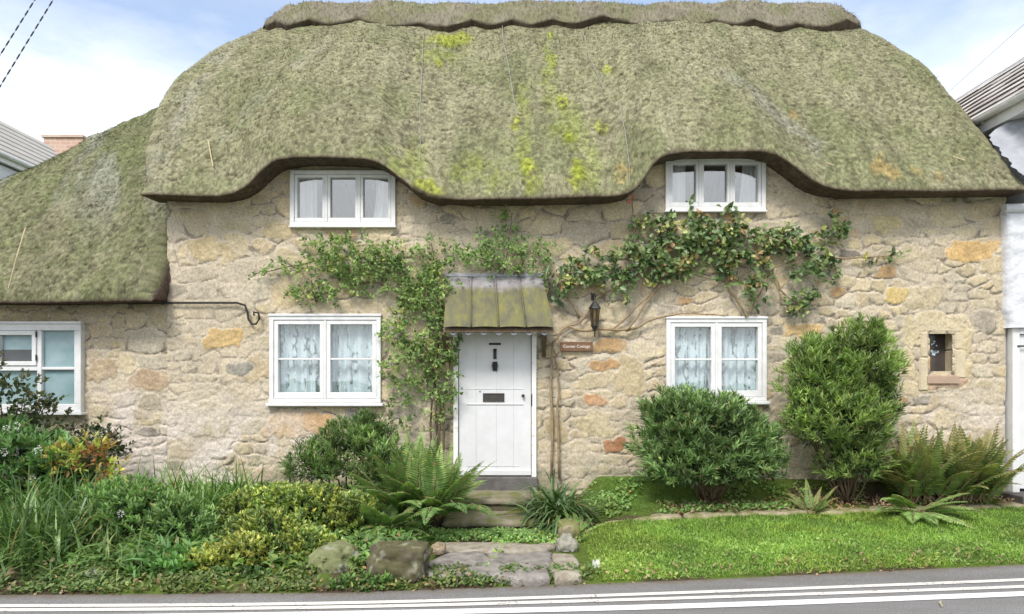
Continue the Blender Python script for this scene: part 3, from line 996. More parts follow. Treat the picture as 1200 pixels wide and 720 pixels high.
for chain in ([(497, 40), (496, 80), (494, 120), (493, 165), (492, 190)], [(588, 22), (590, 55), (596, 85), (601, 115), (606, 145)], [(683, 40), (690, 75), (700, 100), (706, 115)], [(722, 130), (730, 165), (736, 200), (738, 215)]):
    pts = [on_roof(*q) for q in chain]
    fine = []
    for a, b in zip(pts, pts[1:]):
        for t in np.linspace(0, 1, 14)[:-1]: fine.append((a[0] + (b[0] - a[0]) * t, a[1] + (b[1] - a[1]) * t))
    bm = BM(); bm.tube(drape(fine), .0045, 5); bm.done('netting_wire', M['wire'], roof)
M['straw'] = m_plain('pale_straw', (.50, .42, .26), (.38, .3, .18), 20, .8, .2, 60, 0)
for (a, b) in (((246, 170), (249, 198)), ((964, 197), (974, 199)), ((1112, 189), (1126, 194))):
    q = drape([on_roof(*a), on_roof(*b)], .05)
    bm = BM(); bm.tube(q, .008, 6); bm.done('straw_peg', M['straw'], roof)
bm = BM(); bm.tube([P(30, 267, 8.62), P(20, 300, 8.47), P(10, 338, 8.43)], .009, 6); bm.done('straw_peg', M['straw'], wing)

# ------------------------------------------------------------------ windows
def curtain_mesh(x0, x1, z0, z1, y, folds, amp, seed, shape=None, n=90):
    us = np.linspace(0, 1, n); vs = np.linspace(0, 1, 14)
    U, Vv = np.meshgrid(us, vs)
    X = x0 + (x1 - x0) * U
    if shape is not None:
        X = x0 + (x1 - x0) * U * shape(Vv)
    Y = y + amp * np.sin(U * folds * 2 * np.pi + seed + 1.3 * np.sin(U * 7 + seed) + .4 * Vv)
    Zz = z0 + (z1 - z0) * Vv + .004 * np.sin(U * 30)
    return mesh_np('curtain', np.stack([X, Y, Zz], -1).reshape(-1, 3), grid_faces(len(vs), n), None, True)


def make_window(R, parent, kind, seed):
    x0, x1, z0, z1 = R
    yf = -.055
    bm = BM()
    bm.ring(x0, x1, z0, z1, .055, yf, .07, tb=.05, tt=.05)
    if kind == 'lower':
        bm.box(x0 - .01, x1 + .01, yf - .015, .0, z1 - .002, z1 + .028)        # drip head
        w = bm.done('window', M['paint'], parent, .004)
        ncs = 2
    else:
        w = bm.done('window', M['paint'], parent, .004)
        ncs = 3
    ix0, ix1, iz0, iz1 = x0 + .058, x1 - .058, z0 + .053, z1 - .053
    cw = (ix1 - ix0 - .03 * (ncs - 1)) / ncs
    for k in range(ncs):
        a = ix0 + k * (cw + .03)
        b = BM()
        t = .052 if kind == 'lower' else .035
        b.ring(a, a + cw, iz0, iz1, t, yf + .012, .04, tb=t * 1.5)
        if kind == 'lower':
            zm = iz0 + (iz1 - iz0) * .505
            b.box(a + t - .004, a + cw - t + .004, yf + .022, .03, zm - .012, zm + .012)
        b.done('casement', M['paint'], w, .004)
        if k < ncs - 1:
            b = BM(); b.box(a + cw + .001, a + cw + .029, yf + .004, .05, iz0 - .003, iz1 + .003); b.done('mullion', M['paint'], w, .003)
    b = BM(); b.box(x0 + .04, x1 - .04, .012, .016, z0 + .04, z1 - .04)
    b.done('pane', M['glasslow'] if kind == 'lower' else M['glass'], w)
    if kind == 'lower':
        b = BM(); b.box(x0 - .035, x1 + .035, yf - .045, .02, z0 - .045, z0 - .003); b.done('sill', M['paint'], w, .008)
        for k, (a, c2, sh) in enumerate(((ix0 + .0, ix0 + cw + .03, None), (ix0 + cw - .01, ix1, None))):
            link('curtain', curtain_mesh(a, c2, z0 + .03, z1 - .03, .10 + .02 * k, 4.5, .022, seed + k * 2, sh), M['lace'], w)
    else:
        b = BM(); b.box(x0 - .012, x1 + .012, yf - .02, .02, z0 - .022, z0 - .002); b.done('sill', M['paint'], w, .005)
        link('curtain', curtain_mesh(ix0 - .02, ix0 + cw * .62, z0 + .03, z1 - .03, .11, 3, .02, seed, lambda v: 1.0 - .0 * v), M['curtain'], w)
        link('curtain', curtain_mesh(ix1 + .02, ix1 - cw * .62, z0 + .03, z1 - .03, .11, 3, .02, seed + 4, lambda v: .85 + .25 * (1 - v) ** 2), M['curtain'], w)
    # plastered reveal and window board behind
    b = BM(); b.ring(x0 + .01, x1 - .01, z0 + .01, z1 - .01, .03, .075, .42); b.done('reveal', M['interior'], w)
    return w


make_window(R_UL, cottage, 'upper', 1)
w = make_window(R_UR, cottage, 'upper', 5)
make_window(R_LL, cottage, 'lower', 2)
make_window(R_LR, cottage, 'lower', 7)

# frosted window of the wing
x0, x1, z0, z1 = R_WG
bm = BM(); bm.ring(x0, x1, z0, z1, .085, -.06, .09, tb=.10)
bm.box(x0 - .02, x1 + .015, -.085, .0, z1 - .004, z1 + .03)
xm1 = wx(49); xm0 = wx(-20)
bm.box(xm1 - .028, xm1 + .028, -.05, .07, z0 + .1, z1 - .085)
bm.box(xm0 - .028, xm0 + .028, -.05, .07, z0 + .1, z1 - .085)
zm = wz(432)
bm.box(xm1 + .028, x1 - .085, -.045, .06, zm - .018, zm + .018)
bm.box(x0 + .085, xm0 - .028, -.045, .06, zm - .018, zm + .018)
bm.box(xm0 + .028, xm1 - .028, -.05, .06, zm - .03, zm + .03)
ww = bm.done('window', M['paint'], wing, .005)
b = BM(); b.ring(wx(0) - .02, xm1 - .032, zm + .034, z1 - .088, .055, -.065, .03); b.done('vent_light', M['paint'], ww, .005)
for qa, qb in ((396, 389), (423, 416)):
    b = BM(); b.box(xm1 - .034, xm1 - .022, -.074, -.06, wz(qa), wz(qb)); b.done('hinge', M['iron'], ww)
b = BM(); b.box(x0 + .05, x1 - .05, .0, .012, z0 + .06, z1 - .06); b.done('pane', M['obscured'], ww)
M['blind'] = m_plain('dim_blind', (.10, .105, .11), (.07, .075, .08), 3, .35, .4, 50, 0)
b = BM(); b.box(wx(0) + .04, xm1 - .09, -.008, -.002, wz(426), wz(410)); b.done('lower_blind', M['blind'], ww)
b = BM(); b.box(x0 - .02, x1 + .03, -.10, .02, z0 - .035, z0 - .003); b.done('sill', M['paint'], ww, .006)

# ------------------------------------------------------------------ front door
x0, x1, z0, z1 = R_DR
bm = BM(); bm.box(x0 - .005, x0 + .055, -.05, .10, z0 - .02, z1 + .02); bm.box(x1 - .055, x1 + .005, -.05, .10, z0 - .02, z1 + .02); bm.box(x0 + .055, x1 - .055, -.05, .10, z1 - .04, z1 + .02)
bm.done('door_frame', M['peel'], cottage, .004)
bm = BM()
dx0, dx1 = x0 + .062, x1 - .062
npl = 4
ws = [.24, .52, .76, 1.0]; prev = 0
for q in ws:
    a = dx0 + (dx1 - dx0) * prev; c2 = dx0 + (dx1 - dx0) * q
    bm.box(a + .0005, c2 - .0005, -.005, .05, z0 + .012, z1 - .045)
    prev = q
bm.box(dx0 + .003, dx1 - .003, .0, .045, z0 + .02, z1 - .05)
zl = wz(474)
bm.box(dx0 + .10, dx1 - .10, -.016, -.004, zl - .006, zl + .008)
bm.box(dx0 + .09, dx1 - .09, -.011, -.004, wz(456) - .004, wz(456) + .004)
bm.box(dx0 + .10, dx1 - .14, -.012, -.004, wz(546) - .004, wz(546) + .004)
bm.box(dx0, dx1, -.04, -.002, z0 + .014, z0 + .075)
door = bm.done('door', M['doorpaint'], cottage, .003)
M['oldbrass'] = m_plain('tarnished_brass', (.16, .13, .09), (.09, .075, .06), 15, .45, .5, 50, 0, metal=.6)
M['darkbrass'] = m_plain('blackened_brass', (.05, .043, .035), (.03, .026, .022), 15, .5, .5, 50, 0)
cx = wx(578)
bm = BM(); bm.ring(wx(566), wx(591), wz(471), wz(461), .014, -.018, -.006); bm.box(wx(566) + .012, wx(591) - .012, -.012, -.005, wz(471) + .012, wz(461) - .012); bm.done('letterbox', M['darkbrass'], door, .002)
bm = BM(); bm.box(wx(573), wx(587), -.014, -.005, wz(404.6), wz(402)); bm.done('letter_slot', M['iron'], door)
kx = wx(580)
bm = BM(); bm.box(kx - .02, kx + .02, -.022, -.005, wz(421), wz(409)); bm.lathe([(.016, -.012), (.024, 0), (.016, .012)], kx, -.03, 10, wz(411))
bm.box(kx - .03, kx + .03, -.02, -.005, wz(435), wz(424))
bm.tube([(kx + .03 * math.cos(a), -.045, wz(429) + .036 * math.sin(a)) for a in np.linspace(math.pi * .52, math.pi * 2.48, 16)], .010, 6)
bm.done('knocker', M['iron'], door)
bm = BM(); bm.b.verts.ensure_lookup_table()
bm.tube([(wx(613), -.005, wz(464)), (wx(613), -.03, wz(464)), (wx(613), -.034, wz(464)), (wx(613), -.05, wz(464))], [.012, .012, .022, .018], 10); bm.done('door_knob', M['iron'], door)
bm = BM(); bm.tube([(wx(562.5), -.004, wz(459)), (wx(562.5), -.012, wz(459))], .009, 8); bm.done('keyhole_cover', M['iron'], door)
bm = BM(); bm.box(x1 - .058, x1 - .048, -.056, -.046, wz(476), wz(462)); bm.done('strike_plate', M['iron'], cottage)

# canopy: sloping lead sheet with standing rolls, carried on small brackets
bm = BM()
tl, tr = Vector((wx(524), .0, wz(326))), Vector((wx(636), .0, wz(326)))
fl, fr = P(520, 385, 8.5), P(649, 385, 8.5)
nseg = 4
for k in range(nseg):
    a, b2 = k / nseg, (k + 1) / nseg
    q = [tl.lerp(tr, a), tl.lerp(tr, b2), fl.lerp(fr, b2), fl.lerp(fr, a)]
    n = Vector((0, -.75, .65))
    rows = []
    for t in np.linspace(0, 1, 7):
        l = q[0].lerp(q[3], t); r = q[1].lerp(q[2], t)
        rows.append([l.lerp(r, s) + n * (.02 * math.sin(math.pi * s) * (1 - .3 * t) + .02) for s in np.linspace(0, 1, 9)])
    vv = [[bm.b.verts.new(p) for p in row] for row in rows]
    for r1, r2 in zip(vv, vv[1:]):
        for i in range(8): bm.b.faces.new((r1[i], r1[i + 1], r2[i + 1], r2[i]))
canopy = bm.done('canopy', M['mosslead'], cottage, smooth=True)
bm = BM()
for k in range(1, nseg):
    a = k / nseg
    bm.tube([tl.lerp(tr, a) + Vector((0, -.03, .03)), fl.lerp(fr, a) + Vector((0, -.02, .022))], .011, 6)
bm.done('lead_roll', M['mosslead'], canopy, smooth=True)
bm = BM()
A = [(tl.x, .0, tl.z - .03), (tr.x, .0, tr.z - .03), (fr.x, fr.y + .02, fr.z - .025), (fl.x, fl.y + .02, fl.z - .025)]
bm.slab(A, .022); bm.done('deck_board', M['bark'], canopy)
bm = BM(); bm.box(tl.x - .03, tr.x + .05, -.045, .02, wz(325), wz(321)); bm.done('top_flashing', M['leadgrey'], canopy, .004)
for k in range(7):
    bm = BM()
    px = fl.x + (fr.x - fl.x) * (k + .6) / 7.2
    bm.tube([(px + .035 * math.cos(a) , fl.y + .05, fl.z - .035 + .03 * math.sin(a)) for a in np.linspace(math.pi, 2 * math.pi, 7)], .018, 6)
    bm.done('rolled_edge', M['leadgrey'], canopy)
for xx in (x0 - .10, x1 + .10):
    bm = BM()
    bm.box(xx - .025, xx + .025, -.05, .02, 1.98, 2.30)
    bm.tube([(xx, -.03, 2.0), (xx, -.25, 2.16), (xx, fl.y + .06, fl.z - .06)], .022, 6)
    bm.done('bracket', M['bark'], canopy)

# threshold and steps
M['stepstone'] = m_plain('mossy_step_stone', (.24, .21, .16), (.14, .15, .05), 5, .9, .15, 40, .01, stops=(.42, .62))
M['stepgrey'] = m_plain('dark_step_stone', (.15, .14, .135), (.09, .085, .08), 6, .85, .2, 40, .008)


def rough_slab(name, corners, ztop, th, mat, seed, parent=None, nsub=22, rnd=.02):
    """worn stone slab: quad outline in (x,y), subdivided and roughened"""
    c = [np.array(q, float) for q in corners]
    us = np.linspace(0, 1, nsub); U, Vv = np.meshgrid(us, us)
    XY = ((1 - U) * (1 - Vv))[..., None] * c[0] + (U * (1 - Vv))[..., None] * c[1] + (U * Vv)[..., None] * c[2] + ((1 - U) * Vv)[..., None] * c[3]
    cen = XY.mean((0, 1))
    edge = np.minimum(np.minimum(U, 1 - U), np.minimum(Vv, 1 - Vv))
    wob = np.stack([fbm(XY[..., 0] * 3, XY[..., 1] * 3, seed=seed) - .5, fbm(XY[..., 0] * 3, XY[..., 1] * 3, seed=seed + 1) - .5], -1) * .16
    XY = XY + wob * (1 - sst(0, .3, edge))[..., None]
    if np.isscalar(ztop): ztop = (ztop,) * 4
    zt = (1 - U) * (1 - Vv) * ztop[0] + U * (1 - Vv) * ztop[1] + U * Vv * ztop[2] + (1 - U) * Vv * ztop[3]
    zt = zt + (fbm(XY[..., 0] * 6, XY[..., 1] * 6, seed=seed + 2) - .5) * .03 - rnd * (1 - sst(0, .07, edge))
    n = nsub
    top = np.concatenate([XY, zt[..., None]], -1)
    loop = [(0, i) for i in range(n)] + [(i, n - 1) for i in range(1, n)] + [(n - 1, i) for i in range(n - 2, -1, -1)] + [(i, 0) for i in range(n - 2, 0, -1)]
    ring = np.array([top[i, j] for i, j in loop])
    rings = [ring]
    for k in range(1, 4):
        q = ring.copy(); q[:, 2] = ring[:, 2] - th * k / 3
        bul = (.012 * math.sin(k) + (fbm(q[:, 0] * 5, q[:, 1] * 5, q[:, 2] * 12, seed=seed + 5) - .5) * .05)
        dd = q[:, :2] - cen; dd /= np.linalg.norm(dd, axis=1, keepdims=True) + 1e-9
        q[:, :2] += dd * bul[:, None]
        rings.append(q)
    V = [top.reshape(-1, 3)] + rings[1:]
    idx0 = np.array([i * n + j for i, j in loop])
    m = len(loop); F = [grid_faces(n, n)]
    pr = idx0; base = n * n
    for k in range(3):
        cu = base + np.arange(m)
        F.append(np.stack([pr, cu, np.roll(cu, -1), np.roll(pr, -1)], 1)); pr = cu; base += m
    return link(name, mesh_np(name, np.concatenate(V), np.concatenate(F), None, True), mat, parent)


steps = empty('door_steps', (0, -.6, .0), 'mossy stone steps leading up to the white front door', 'steps')
xa, xb = R_DR[0], R_DR[1]
bm = BM(); bm.box(xa - .02, xb + .02, -.10, .12, .15, R_DR[2] - .004); bm.done('threshold_stone', M['stepgrey'], steps, .012)
rough_slab('tread', [(-.80, -.62), (.50, -.62), (.48, -.06), (-.78, -.06)], (.29, .29, .31, .31), .055, M['stepstone'], 3, steps, rnd=.010)
rough_slab('tread', [(-.78, -1.14), (.46, -1.14), (.48, -.60), (-.78, -.60)], (.135, .135, .15, .15), .055, M['stepstone'], 8, steps, rnd=.010)
M['riser'] = m_plain('mossy_riser', (.10, .085, .06), (.10, .13, .03), 6, .95, .1, 30, .015, stops=(.45, .62))
for (ya, yb, za, zb) in ((-.57, -.10, .0, .25), (-1.08, -.60, -.1, .095)):
    rough_slab('riser', [(-.76, ya), (.44, ya), (.44, yb), (-.76, yb)], zb, zb - za, M['riser'], int(-ya * 10), steps, rnd=.004, nsub=16)

# ------------------------------------------------------------------ slit window with dressed surround
x0, x1, z0, z1 = R_NI
bm = BM()
yf = -.024
for q in ((x0 - .115, x0 + .002, z0 - .22, z0 + .20), (x0 - .09, x0 + .002, z0 + .205, z1 - .005), (x1 - .002, x1 + .135, z0 - .06, z0 + .30), (x1 - .002, x1 + .105, z0 + .305, z1 - .005), (x0 - .10, x1 + .12, z1 - .001, z1 + .17)):
    bm.box(q[0], q[1], yf, .24, q[2], q[3]); yf += .0035
slit = bm.done('slit_window', M['limestone'], cottage, .016)
bm = BM(); bm.slab([(x0 - .02, -.035, z0 - .035), (x1 + .04, -.035, z0 - .035), (x1 + .04, .21, z0 + .03), (x0 - .02, .21, z0 + .03)], .09); bm.done('sill', M['redstone'], slit)
M['darkpane'] = m_plain('dark_pane', (.045, .04, .04), (.085, .07, .06), 4, .2, .5, 40, 0)
bm = BM(); bm.box(x0 - .02, x1 + .02, .20, .215, z0 - .02, z1 + .02); bm.done('pane', M['darkpane'], slit)
M['sticker'] = m_plain('pale_blue_motif', (.55, .75, .80), (.75, .85, .88), 30, .5, .3, 40, 0)
bm = BM()
rr = random.Random(4)
for k in range(15):
    px, py = (1094 + rr.gauss(0, 2.2), 400 + rr.random() * 7) if k < 4 else (1094.5 + rr.gauss(0, 2.5), 415 + rr.gauss(0, 3))
    q = P(px, py, 9.197); r = rr.uniform(.008, .017)
    bm.tube([(q.x, .1985, q.z), (q.x, .194, q.z)], r, 7)
bm.done('motif', M['sticker'], slit)

# ------------------------------------------------------------------ small fixtures on the wall
lan = empty('wall_lantern', P(697, 372), 'black wall lantern with amber panes among the climber, right of the door', 'lantern')
c0 = P(697, 366, 8.86)
lx, ly = c0.x, c0.y
bm = BM(); bm.lathe([(.010, wz(354)), (.025, wz(355.5)), (.074, wz(362)), (.08, wz(363.5)), (.05, wz(364))], lx, ly, 6); bm.done('lamp_hood', M['iron'], lan)
bm = BM(); bm.lathe([(.058, wz(364)), (.038, wz(382))], lx, ly, 6); bm.done('lamp_glass', M['amber'], lan)
bm = BM()
for k in range(6):
    a = k * math.pi / 3
    bm.tube([(lx + .060 * math.cos(a), ly + .060 * math.sin(a), wz(364)), (lx + .040 * math.cos(a), ly + .040 * math.sin(a), wz(382))], .006, 5)
bm.lathe([(.05, wz(383.5)), (.05, wz(382)), (.03, wz(381.5))], lx, ly, 6)
bm.lathe([(.012, wz(389)), (.03, wz(386)), (.05, wz(383.4))], lx, ly, 6)
bm.done('lamp_cage', M['iron'], lan)
bm = BM(); bm.tube([(lx, ly, wz(352.5)), (lx, ly + .02, wz(348)), (lx, .02, wz(347))], .009, 6); bm.tube([(lx, ly, wz(386)), (lx, ly, wz(396))], [.012, .007], 6); bm.box(lx - .03, lx + .03, -.005, .03, wz(352), wz(342)); bm.done('bracket', M['iron'], lan)

sg = empty('house_sign', P(675, 406), 'small brown wooden name plaque with pale lettering, right of the door', 'sign')
x0, x1, z0, z1 = rect(656.5, 412, 694, 401)
bm = BM(); bm.box(x0, x1, -.055, -.02, z0, z1); bm.done('board', M['wood'], sg, .005)
cu = bpy.data.curves.new('lettering', 'FONT'); cu.body = 'Corner Cottage'; cu.size = .052; cu.align_x = 'CENTER'; cu.align_y = 'CENTER'; cu.extrude = .001
tmp = bpy.data.objects.new('lettering_curve', cu); COL.objects.link(tmp)
bpy.context.view_layer.update()
tm = bpy.data.meshes.new_from_object(tmp.evaluated_get(bpy.context.evaluated_depsgraph_get()))
bpy.data.objects.remove(tmp)
tm.materials.clear(); tm.materials.append(M['lettering'])
to = bpy.data.objects.new('lettering', tm); COL.objects.link(to)
to.parent = sg; to.rotation_euler = (math.radians(90), 0, 0)
to.location = Vector(((x0 + x1) / 2, -.0572, (z0 + z1) / 2)) - sg.location
for (px, py) in ((659, 402.7), (692, 402.7), (659, 410.5), (692, 410.5)):
    bm = BM(); q = P(px, py); bm.tube([(q.x, -.054, q.z), (q.x, -.059, q.z)], .005, 6); bm.done('screw', M['iron'], sg)

bm = BM()
pts = [P(150, 356, 8.96), P(196, 355, 8.95), P(240, 355, 8.94), P(278, 355, 8.94), P(287, 358, 8.93), P(290, 366, 8.93), P(291, 374, 8.92), P(295, 380, 8.92), P(300, 380, 8.92), P(304, 374, 8.92), P(303, 367, 8.93), P(297, 366, 8.93), P(298, 370, 8.93)]
bm.tube(pts, .014, 7)
tag(bm.done('cable', M['cable'], smooth=True), 'black cable running from the low thatch and curling on the wall', 'cable')
bm = BM(); bm.tube([P(340, 575, 8.9), P(340, 552, 8.92), P(340, 532, 8.93)], .014, 7)
bm.tube([P(340, 532, 8.93), P(340, 530, 8.93)], [.02, .012], 7)
tag(bm.done('garden_stake', M['iron']), 'thin black stake standing against the wall below the left lace window', 'stake')


def overhead(name, a, b, label, sleeves, r, sag=.03, n=60):
    bm = BM()
    pts = [a.lerp(b, t) - Vector((0, 0, sag * 4 * t * (1 - t))) for t in np.linspace(0, 1, n)]
    bm.tube(pts, r * .45, 5)
    nf = len(bm.b.faces)
    if sleeves:
        L = (b - a).length; k = 0; s = 0
        while s < L:
            t0, t1 = s / L, min(1, (s + .062) / L)
            q = [a.lerp(b, t) - Vector((0, 0, sag * 4 * t * (1 - t))) for t in (t0, (t0 + t1) / 2, t1)]
            bm.tube(q, r, 6); s += .10
    bm.b.faces.ensure_lookup_table()
    for i, f in enumerate(bm.b.faces):
        f.material_index = 0 if (i < nf and sleeves) else 1
    o = bm.done(name, [M['wire'], M['cable']])
    return tag(o, label, 'cable', 'overhead cables')


overhead('overhead_cable', P(-260, 520, 7.2), P(190, -210, 8.2), 'dashed dark overhead cable at the upper left, the inner one nearer the thatched roof', True, .008)
overhead('overhead_cable', P(-290, 520, 7.2), P(172, -210, 8.2), 'dashed dark overhead cable at the upper left, the outer one nearer the photo corner', True, .008)
overhead('overhead_cable', P(1100, 118, 14), P(1330, -92, 13), 'thin single overhead wire above the slate roof at the right', False, .008)

# ------------------------------------------------------------------ neighbour on the right
nb = empty('white_house', (8, 0, .3), 'white rendered house with streaked slate roof, joined to the right end of the cottage', 'house')
bm = BM(); bm.box(6.53, 10.5, -.02, 7, -.1, 5.05); bm.done('wall', M['whiterender'], nb)
# front panel: rough render above a doorway, proud of the cottage wall
xp = wx(1183, 8.86)
px0, pz0, pz1 = xp, wz(384, 8.86), wz(250, 8.86)
ncx, ncz = 90, 90
q = np.linspace(0, 1, ncx); U, Vv = np.meshgrid(q, q)
X = px0 + U * 1.6; Zz = pz0 + Vv * (pz1 - pz0)
X = X + (1 - sst(0, .1, U)) * ((fbm(Zz * 3, Zz * 0, seed=4) - .5) * .08)
Y = -.14 - (fbm(X * 5, Zz * 5, seed=91) - .5) * .07 + .05 * (1 - sst(0, .03, U))
Vp = np.stack([X, Y, Zz], -1)
Vb = Vp.copy(); Vb[..., 1] = .05
i1 = np.arange(ncx * ncz).reshape(ncz, ncx)
Vs = np.concatenate([Vp.reshape(-1, 3), Vb[:, 0], Vb[0], Vb[-1]])
o0 = ncx * ncz
Fs = [grid_faces(ncz, ncx)]
for (front, st) in ((i1[:, 0], o0), (i1[0], o0 + ncz), (i1[-1], o0 + ncz + ncx)):
    k = np.arange(len(front) - 1)
    Fs.append(np.stack([front[:-1], front[1:], st + k + 1, st + k], 1))
link('front_panel', mesh_np('front_panel', Vs, np.concatenate(Fs), None, True), M['whiterender'], nb)
bm = BM(); bm.tube([(xp - .06, -.13, pz1 + .06), (xp + .8, -.15, pz1 + .09), (xp + 1.7, -.15, pz1 + .09)], .055, 10); bm.box(xp - .02, xp + 1.7, -.12, .03, pz1 - .02, pz1 + .06); bm.done('ledge', M['whiterender'], nb)
dj = wx(1187, 8.9)
bm = BM(); bm.box(dj, dj + .09, -.10, .06, .2, pz0 + .0); bm.box(dj + .09, dj + 1.1, -.10, .06, pz0 - .08, pz0 - .003); bm.done('door_frame', M['paint'], nb, .006)
bm = BM(); bm.box(dj + .095, dj + 1.05, -.06, -.01, .32, pz0 - .085)
nd = bm.done('door', M['doorpaint'], nb, .006)
bm = BM(); bm.box(dj + .055, dj + .16, -.112, -.10, wz(406, 8.9) - .008, wz(406, 8.9) + .012); bm.done('hinge', M['iron'], nd)
bm = BM(); bm.box(xp - .05, xp + 1.4, -.45, -.02, .1, .285); bm.done('doorstep', M['stepgrey'], nb, .01)
# roof with eave running away from the road
bm = BM()
ev, rg = Vector((6.30, 0, 5.22)), Vector((7.80, 0, 6.62))
ncourse = 9
for k in range(ncourse):
    a = ev.lerp(rg, k / ncourse); b2 = ev.lerp(rg, (k + 1.12) / ncourse)
    nrm = Vector((-.714, 0, .70))
    for j in range(18):
        y0 = -1.3 + j * .38 + (.19 if k % 2 else 0); y1 = y0 + .372
        lift = random.uniform(.0, .008)
        p = [a + nrm * (.035 + lift), b2 + nrm * (.012), b2 + nrm * .0, a + nrm * (.023 + lift)]
        A = [bm.b.verts.new((w.x, y0, w.z)) for w in p]; B = [bm.b.verts.new((w.x, y1, w.z)) for w in p]
        bm.b.faces.new(A); bm.b.faces.new(B[::-1])
        for i in range(4): bm.b.faces.new((A[i], B[i], B[(i + 1) % 4], A[(i + 1) % 4]))
rf = bm.done('roof', M['slatestreak'], nb)
bm = BM()
A = [(6.36, -1.25, 5.24), (7.80, -1.25, 6.58), (9.35, -1.25, 5.24)]
B = [(x, 5.5, z) for x, y, z in A]
va = [bm.b.verts.new(p) for p in A]; vb = [bm.b.verts.new(p) for p in B]
bm.b.faces.new(va); bm.b.faces.new(vb[::-1])
for i in range(3): bm.b.faces.new((va[i], vb[i], vb[(i + 1) % 3], va[(i + 1) % 3]))
bm.done('roof_core', M['whiterender'], nb)
bm = BM(); bm.box(6.33, 6.36, -1.3, 5.5, 5.02, 5.21); bm.box(6.36, 6.53, -1.3, 5.5, 5.03, 5.06); bm.done('fascia', M['paint'], nb)
bm = BM()
g0 = []
for y in np.linspace(-1.35, 5.5, 2):
    g0.append([bm.b.verts.new((6.265 + .06 * math.cos(a), y, 5.20 + .055 * math.sin(a))) for a in np.linspace(math.pi, 2 * math.pi, 9)] + [bm.b.verts.new((6.265 + .05 * math.cos(a), y, 5.20 + .045 * math.sin(a))) for a in np.linspace(2 * math.pi, math.pi, 9)])
for i in range(18): bm.b.faces.new((g0[0][i], g0[0][(i + 1) % 18], g0[1][(i + 1) % 18], g0[1][i]))
bm.b.faces.new(g0[0]); bm.b.faces.new(g0[1][::-1])
bm.done('gutter', M['paint'], nb, smooth=False)
for y in (.5, 1.0, 1.9):
    bm = BM(); bm.box(6.30, 6.33, y, y + .03, 5.13, 5.22); bm.done('gutter_bracket', M['paint'], nb)
# lead flashing lapped over the thatch edge
bm = BM()
rowsv = []
for t in np.linspace(0, 1, 30):
    y = -.50 + .62 * t
    zt = 4.20 + 1.13 * (y + .42)
    wob = .02 * math.sin(t * 21) + .015 * math.sin(t * 47)
    rowsv.append([bm.b.verts.new(p) for p in ((6.12 + wob, y, zt + .03), (6.22, y, zt + .11), (6.36, y, zt + .17 + wob), (6.528, y, zt + .36), (6.526, y, zt + .62))])
for r1, r2 in zip(rowsv, rowsv[1:]):
    for i in range(4): bm.b.faces.new((r1[i], r1[i + 1], r2[i + 1], r2[i]))
bm.done('flashing', M['leadgrey'], nb, smooth=True)

# ------------------------------------------------------------------ houses behind, left
hb = empty('slate_house', (-12.6, 8, 0), 'distant house with pale slate roof rising behind the low thatch at far left', 'house')
bm = BM(); bm.box(-13.6, -11.55, 5.5, 10.1, -.1, 6.55); bm.done('wall', M['whiterender'], hb)
bm = BM()
for k in range(7):
    a = Vector((-11.42, 0, 6.82)).lerp(Vector((-12.55, 0, 8.02)), k / 7); b2 = Vector((-11.42, 0, 6.82)).lerp(Vector((-12.55, 0, 8.02)), (k + 1.1) / 7)
    bm.slab([(a.x, 5.2, a.z + .05), (b2.x, 5.2, b2.z + .02), (b2.x, 10.2, b2.z + .02), (a.x, 10.2, a.z + .05)], .04)
bm.slab([(-12.55, 5.2, 8.03), (-13.8, 5.2, 6.8), (-13.8, 10.2, 6.8), (-12.55, 10.2, 8.03)], .05)
bm.done('roof', m_plain('pale_slate', (.36, .34, .31), (.48, .46, .43), 3, .8, .2, 30, .006, stretch=(4, .4, 4)), hb)
bm = BM(); bm.prism([(-13.58, 6.54), (-11.57, 6.54), (-12.55, 7.9)], 5.52, 10.08); bm.done('gable', M['whiterender'], hb)
bm = BM(); bm.box(-11.5, -11.42, 5.15, 10.2, 6.58, 6.76); bm.tube([(-11.38, 5.1, 6.74), (-11.38, 10.2, 6.74)], .06, 8); bm.done('fascia', M['paint'], hb)
ch = empty('brick_chimney', P(73, 160, 21), 'red brick chimney top showing behind the low thatch at far left', 'chimney')
x0, x1, z0, z1 = rect(51, 159, 97, 178, 21)
bm = BM(); bm.box(x0, x1, 12, 12.6, z0 - 6, z1 - .06); bm.done('stack', M['brick'], ch)
bm = BM(); bm.box(x0 - .04, x1 + .04, 11.95, 12.65, z1 - .06, z1); bm.done('cap', M['brick'], ch)

# ------------------------------------------------------------------ plants: builders
def lerpc(pal, n):
    """n colours drawn between neighbouring entries of a palette"""
    pal = np.array(pal, float)
    if len(pal) == 1: return np.repeat(pal, n, 0)
    i = RS.randint(0, len(pal) - 1, n) if len(pal) > 2 else np.zeros(n, int)
    t = RS.rand(n, 1)
    return pal[i] * (1 - t) + pal[i + 1] * t


def unit(v):
    return v / (np.linalg.norm(v, axis=-1, keepdims=True) + 1e-9)


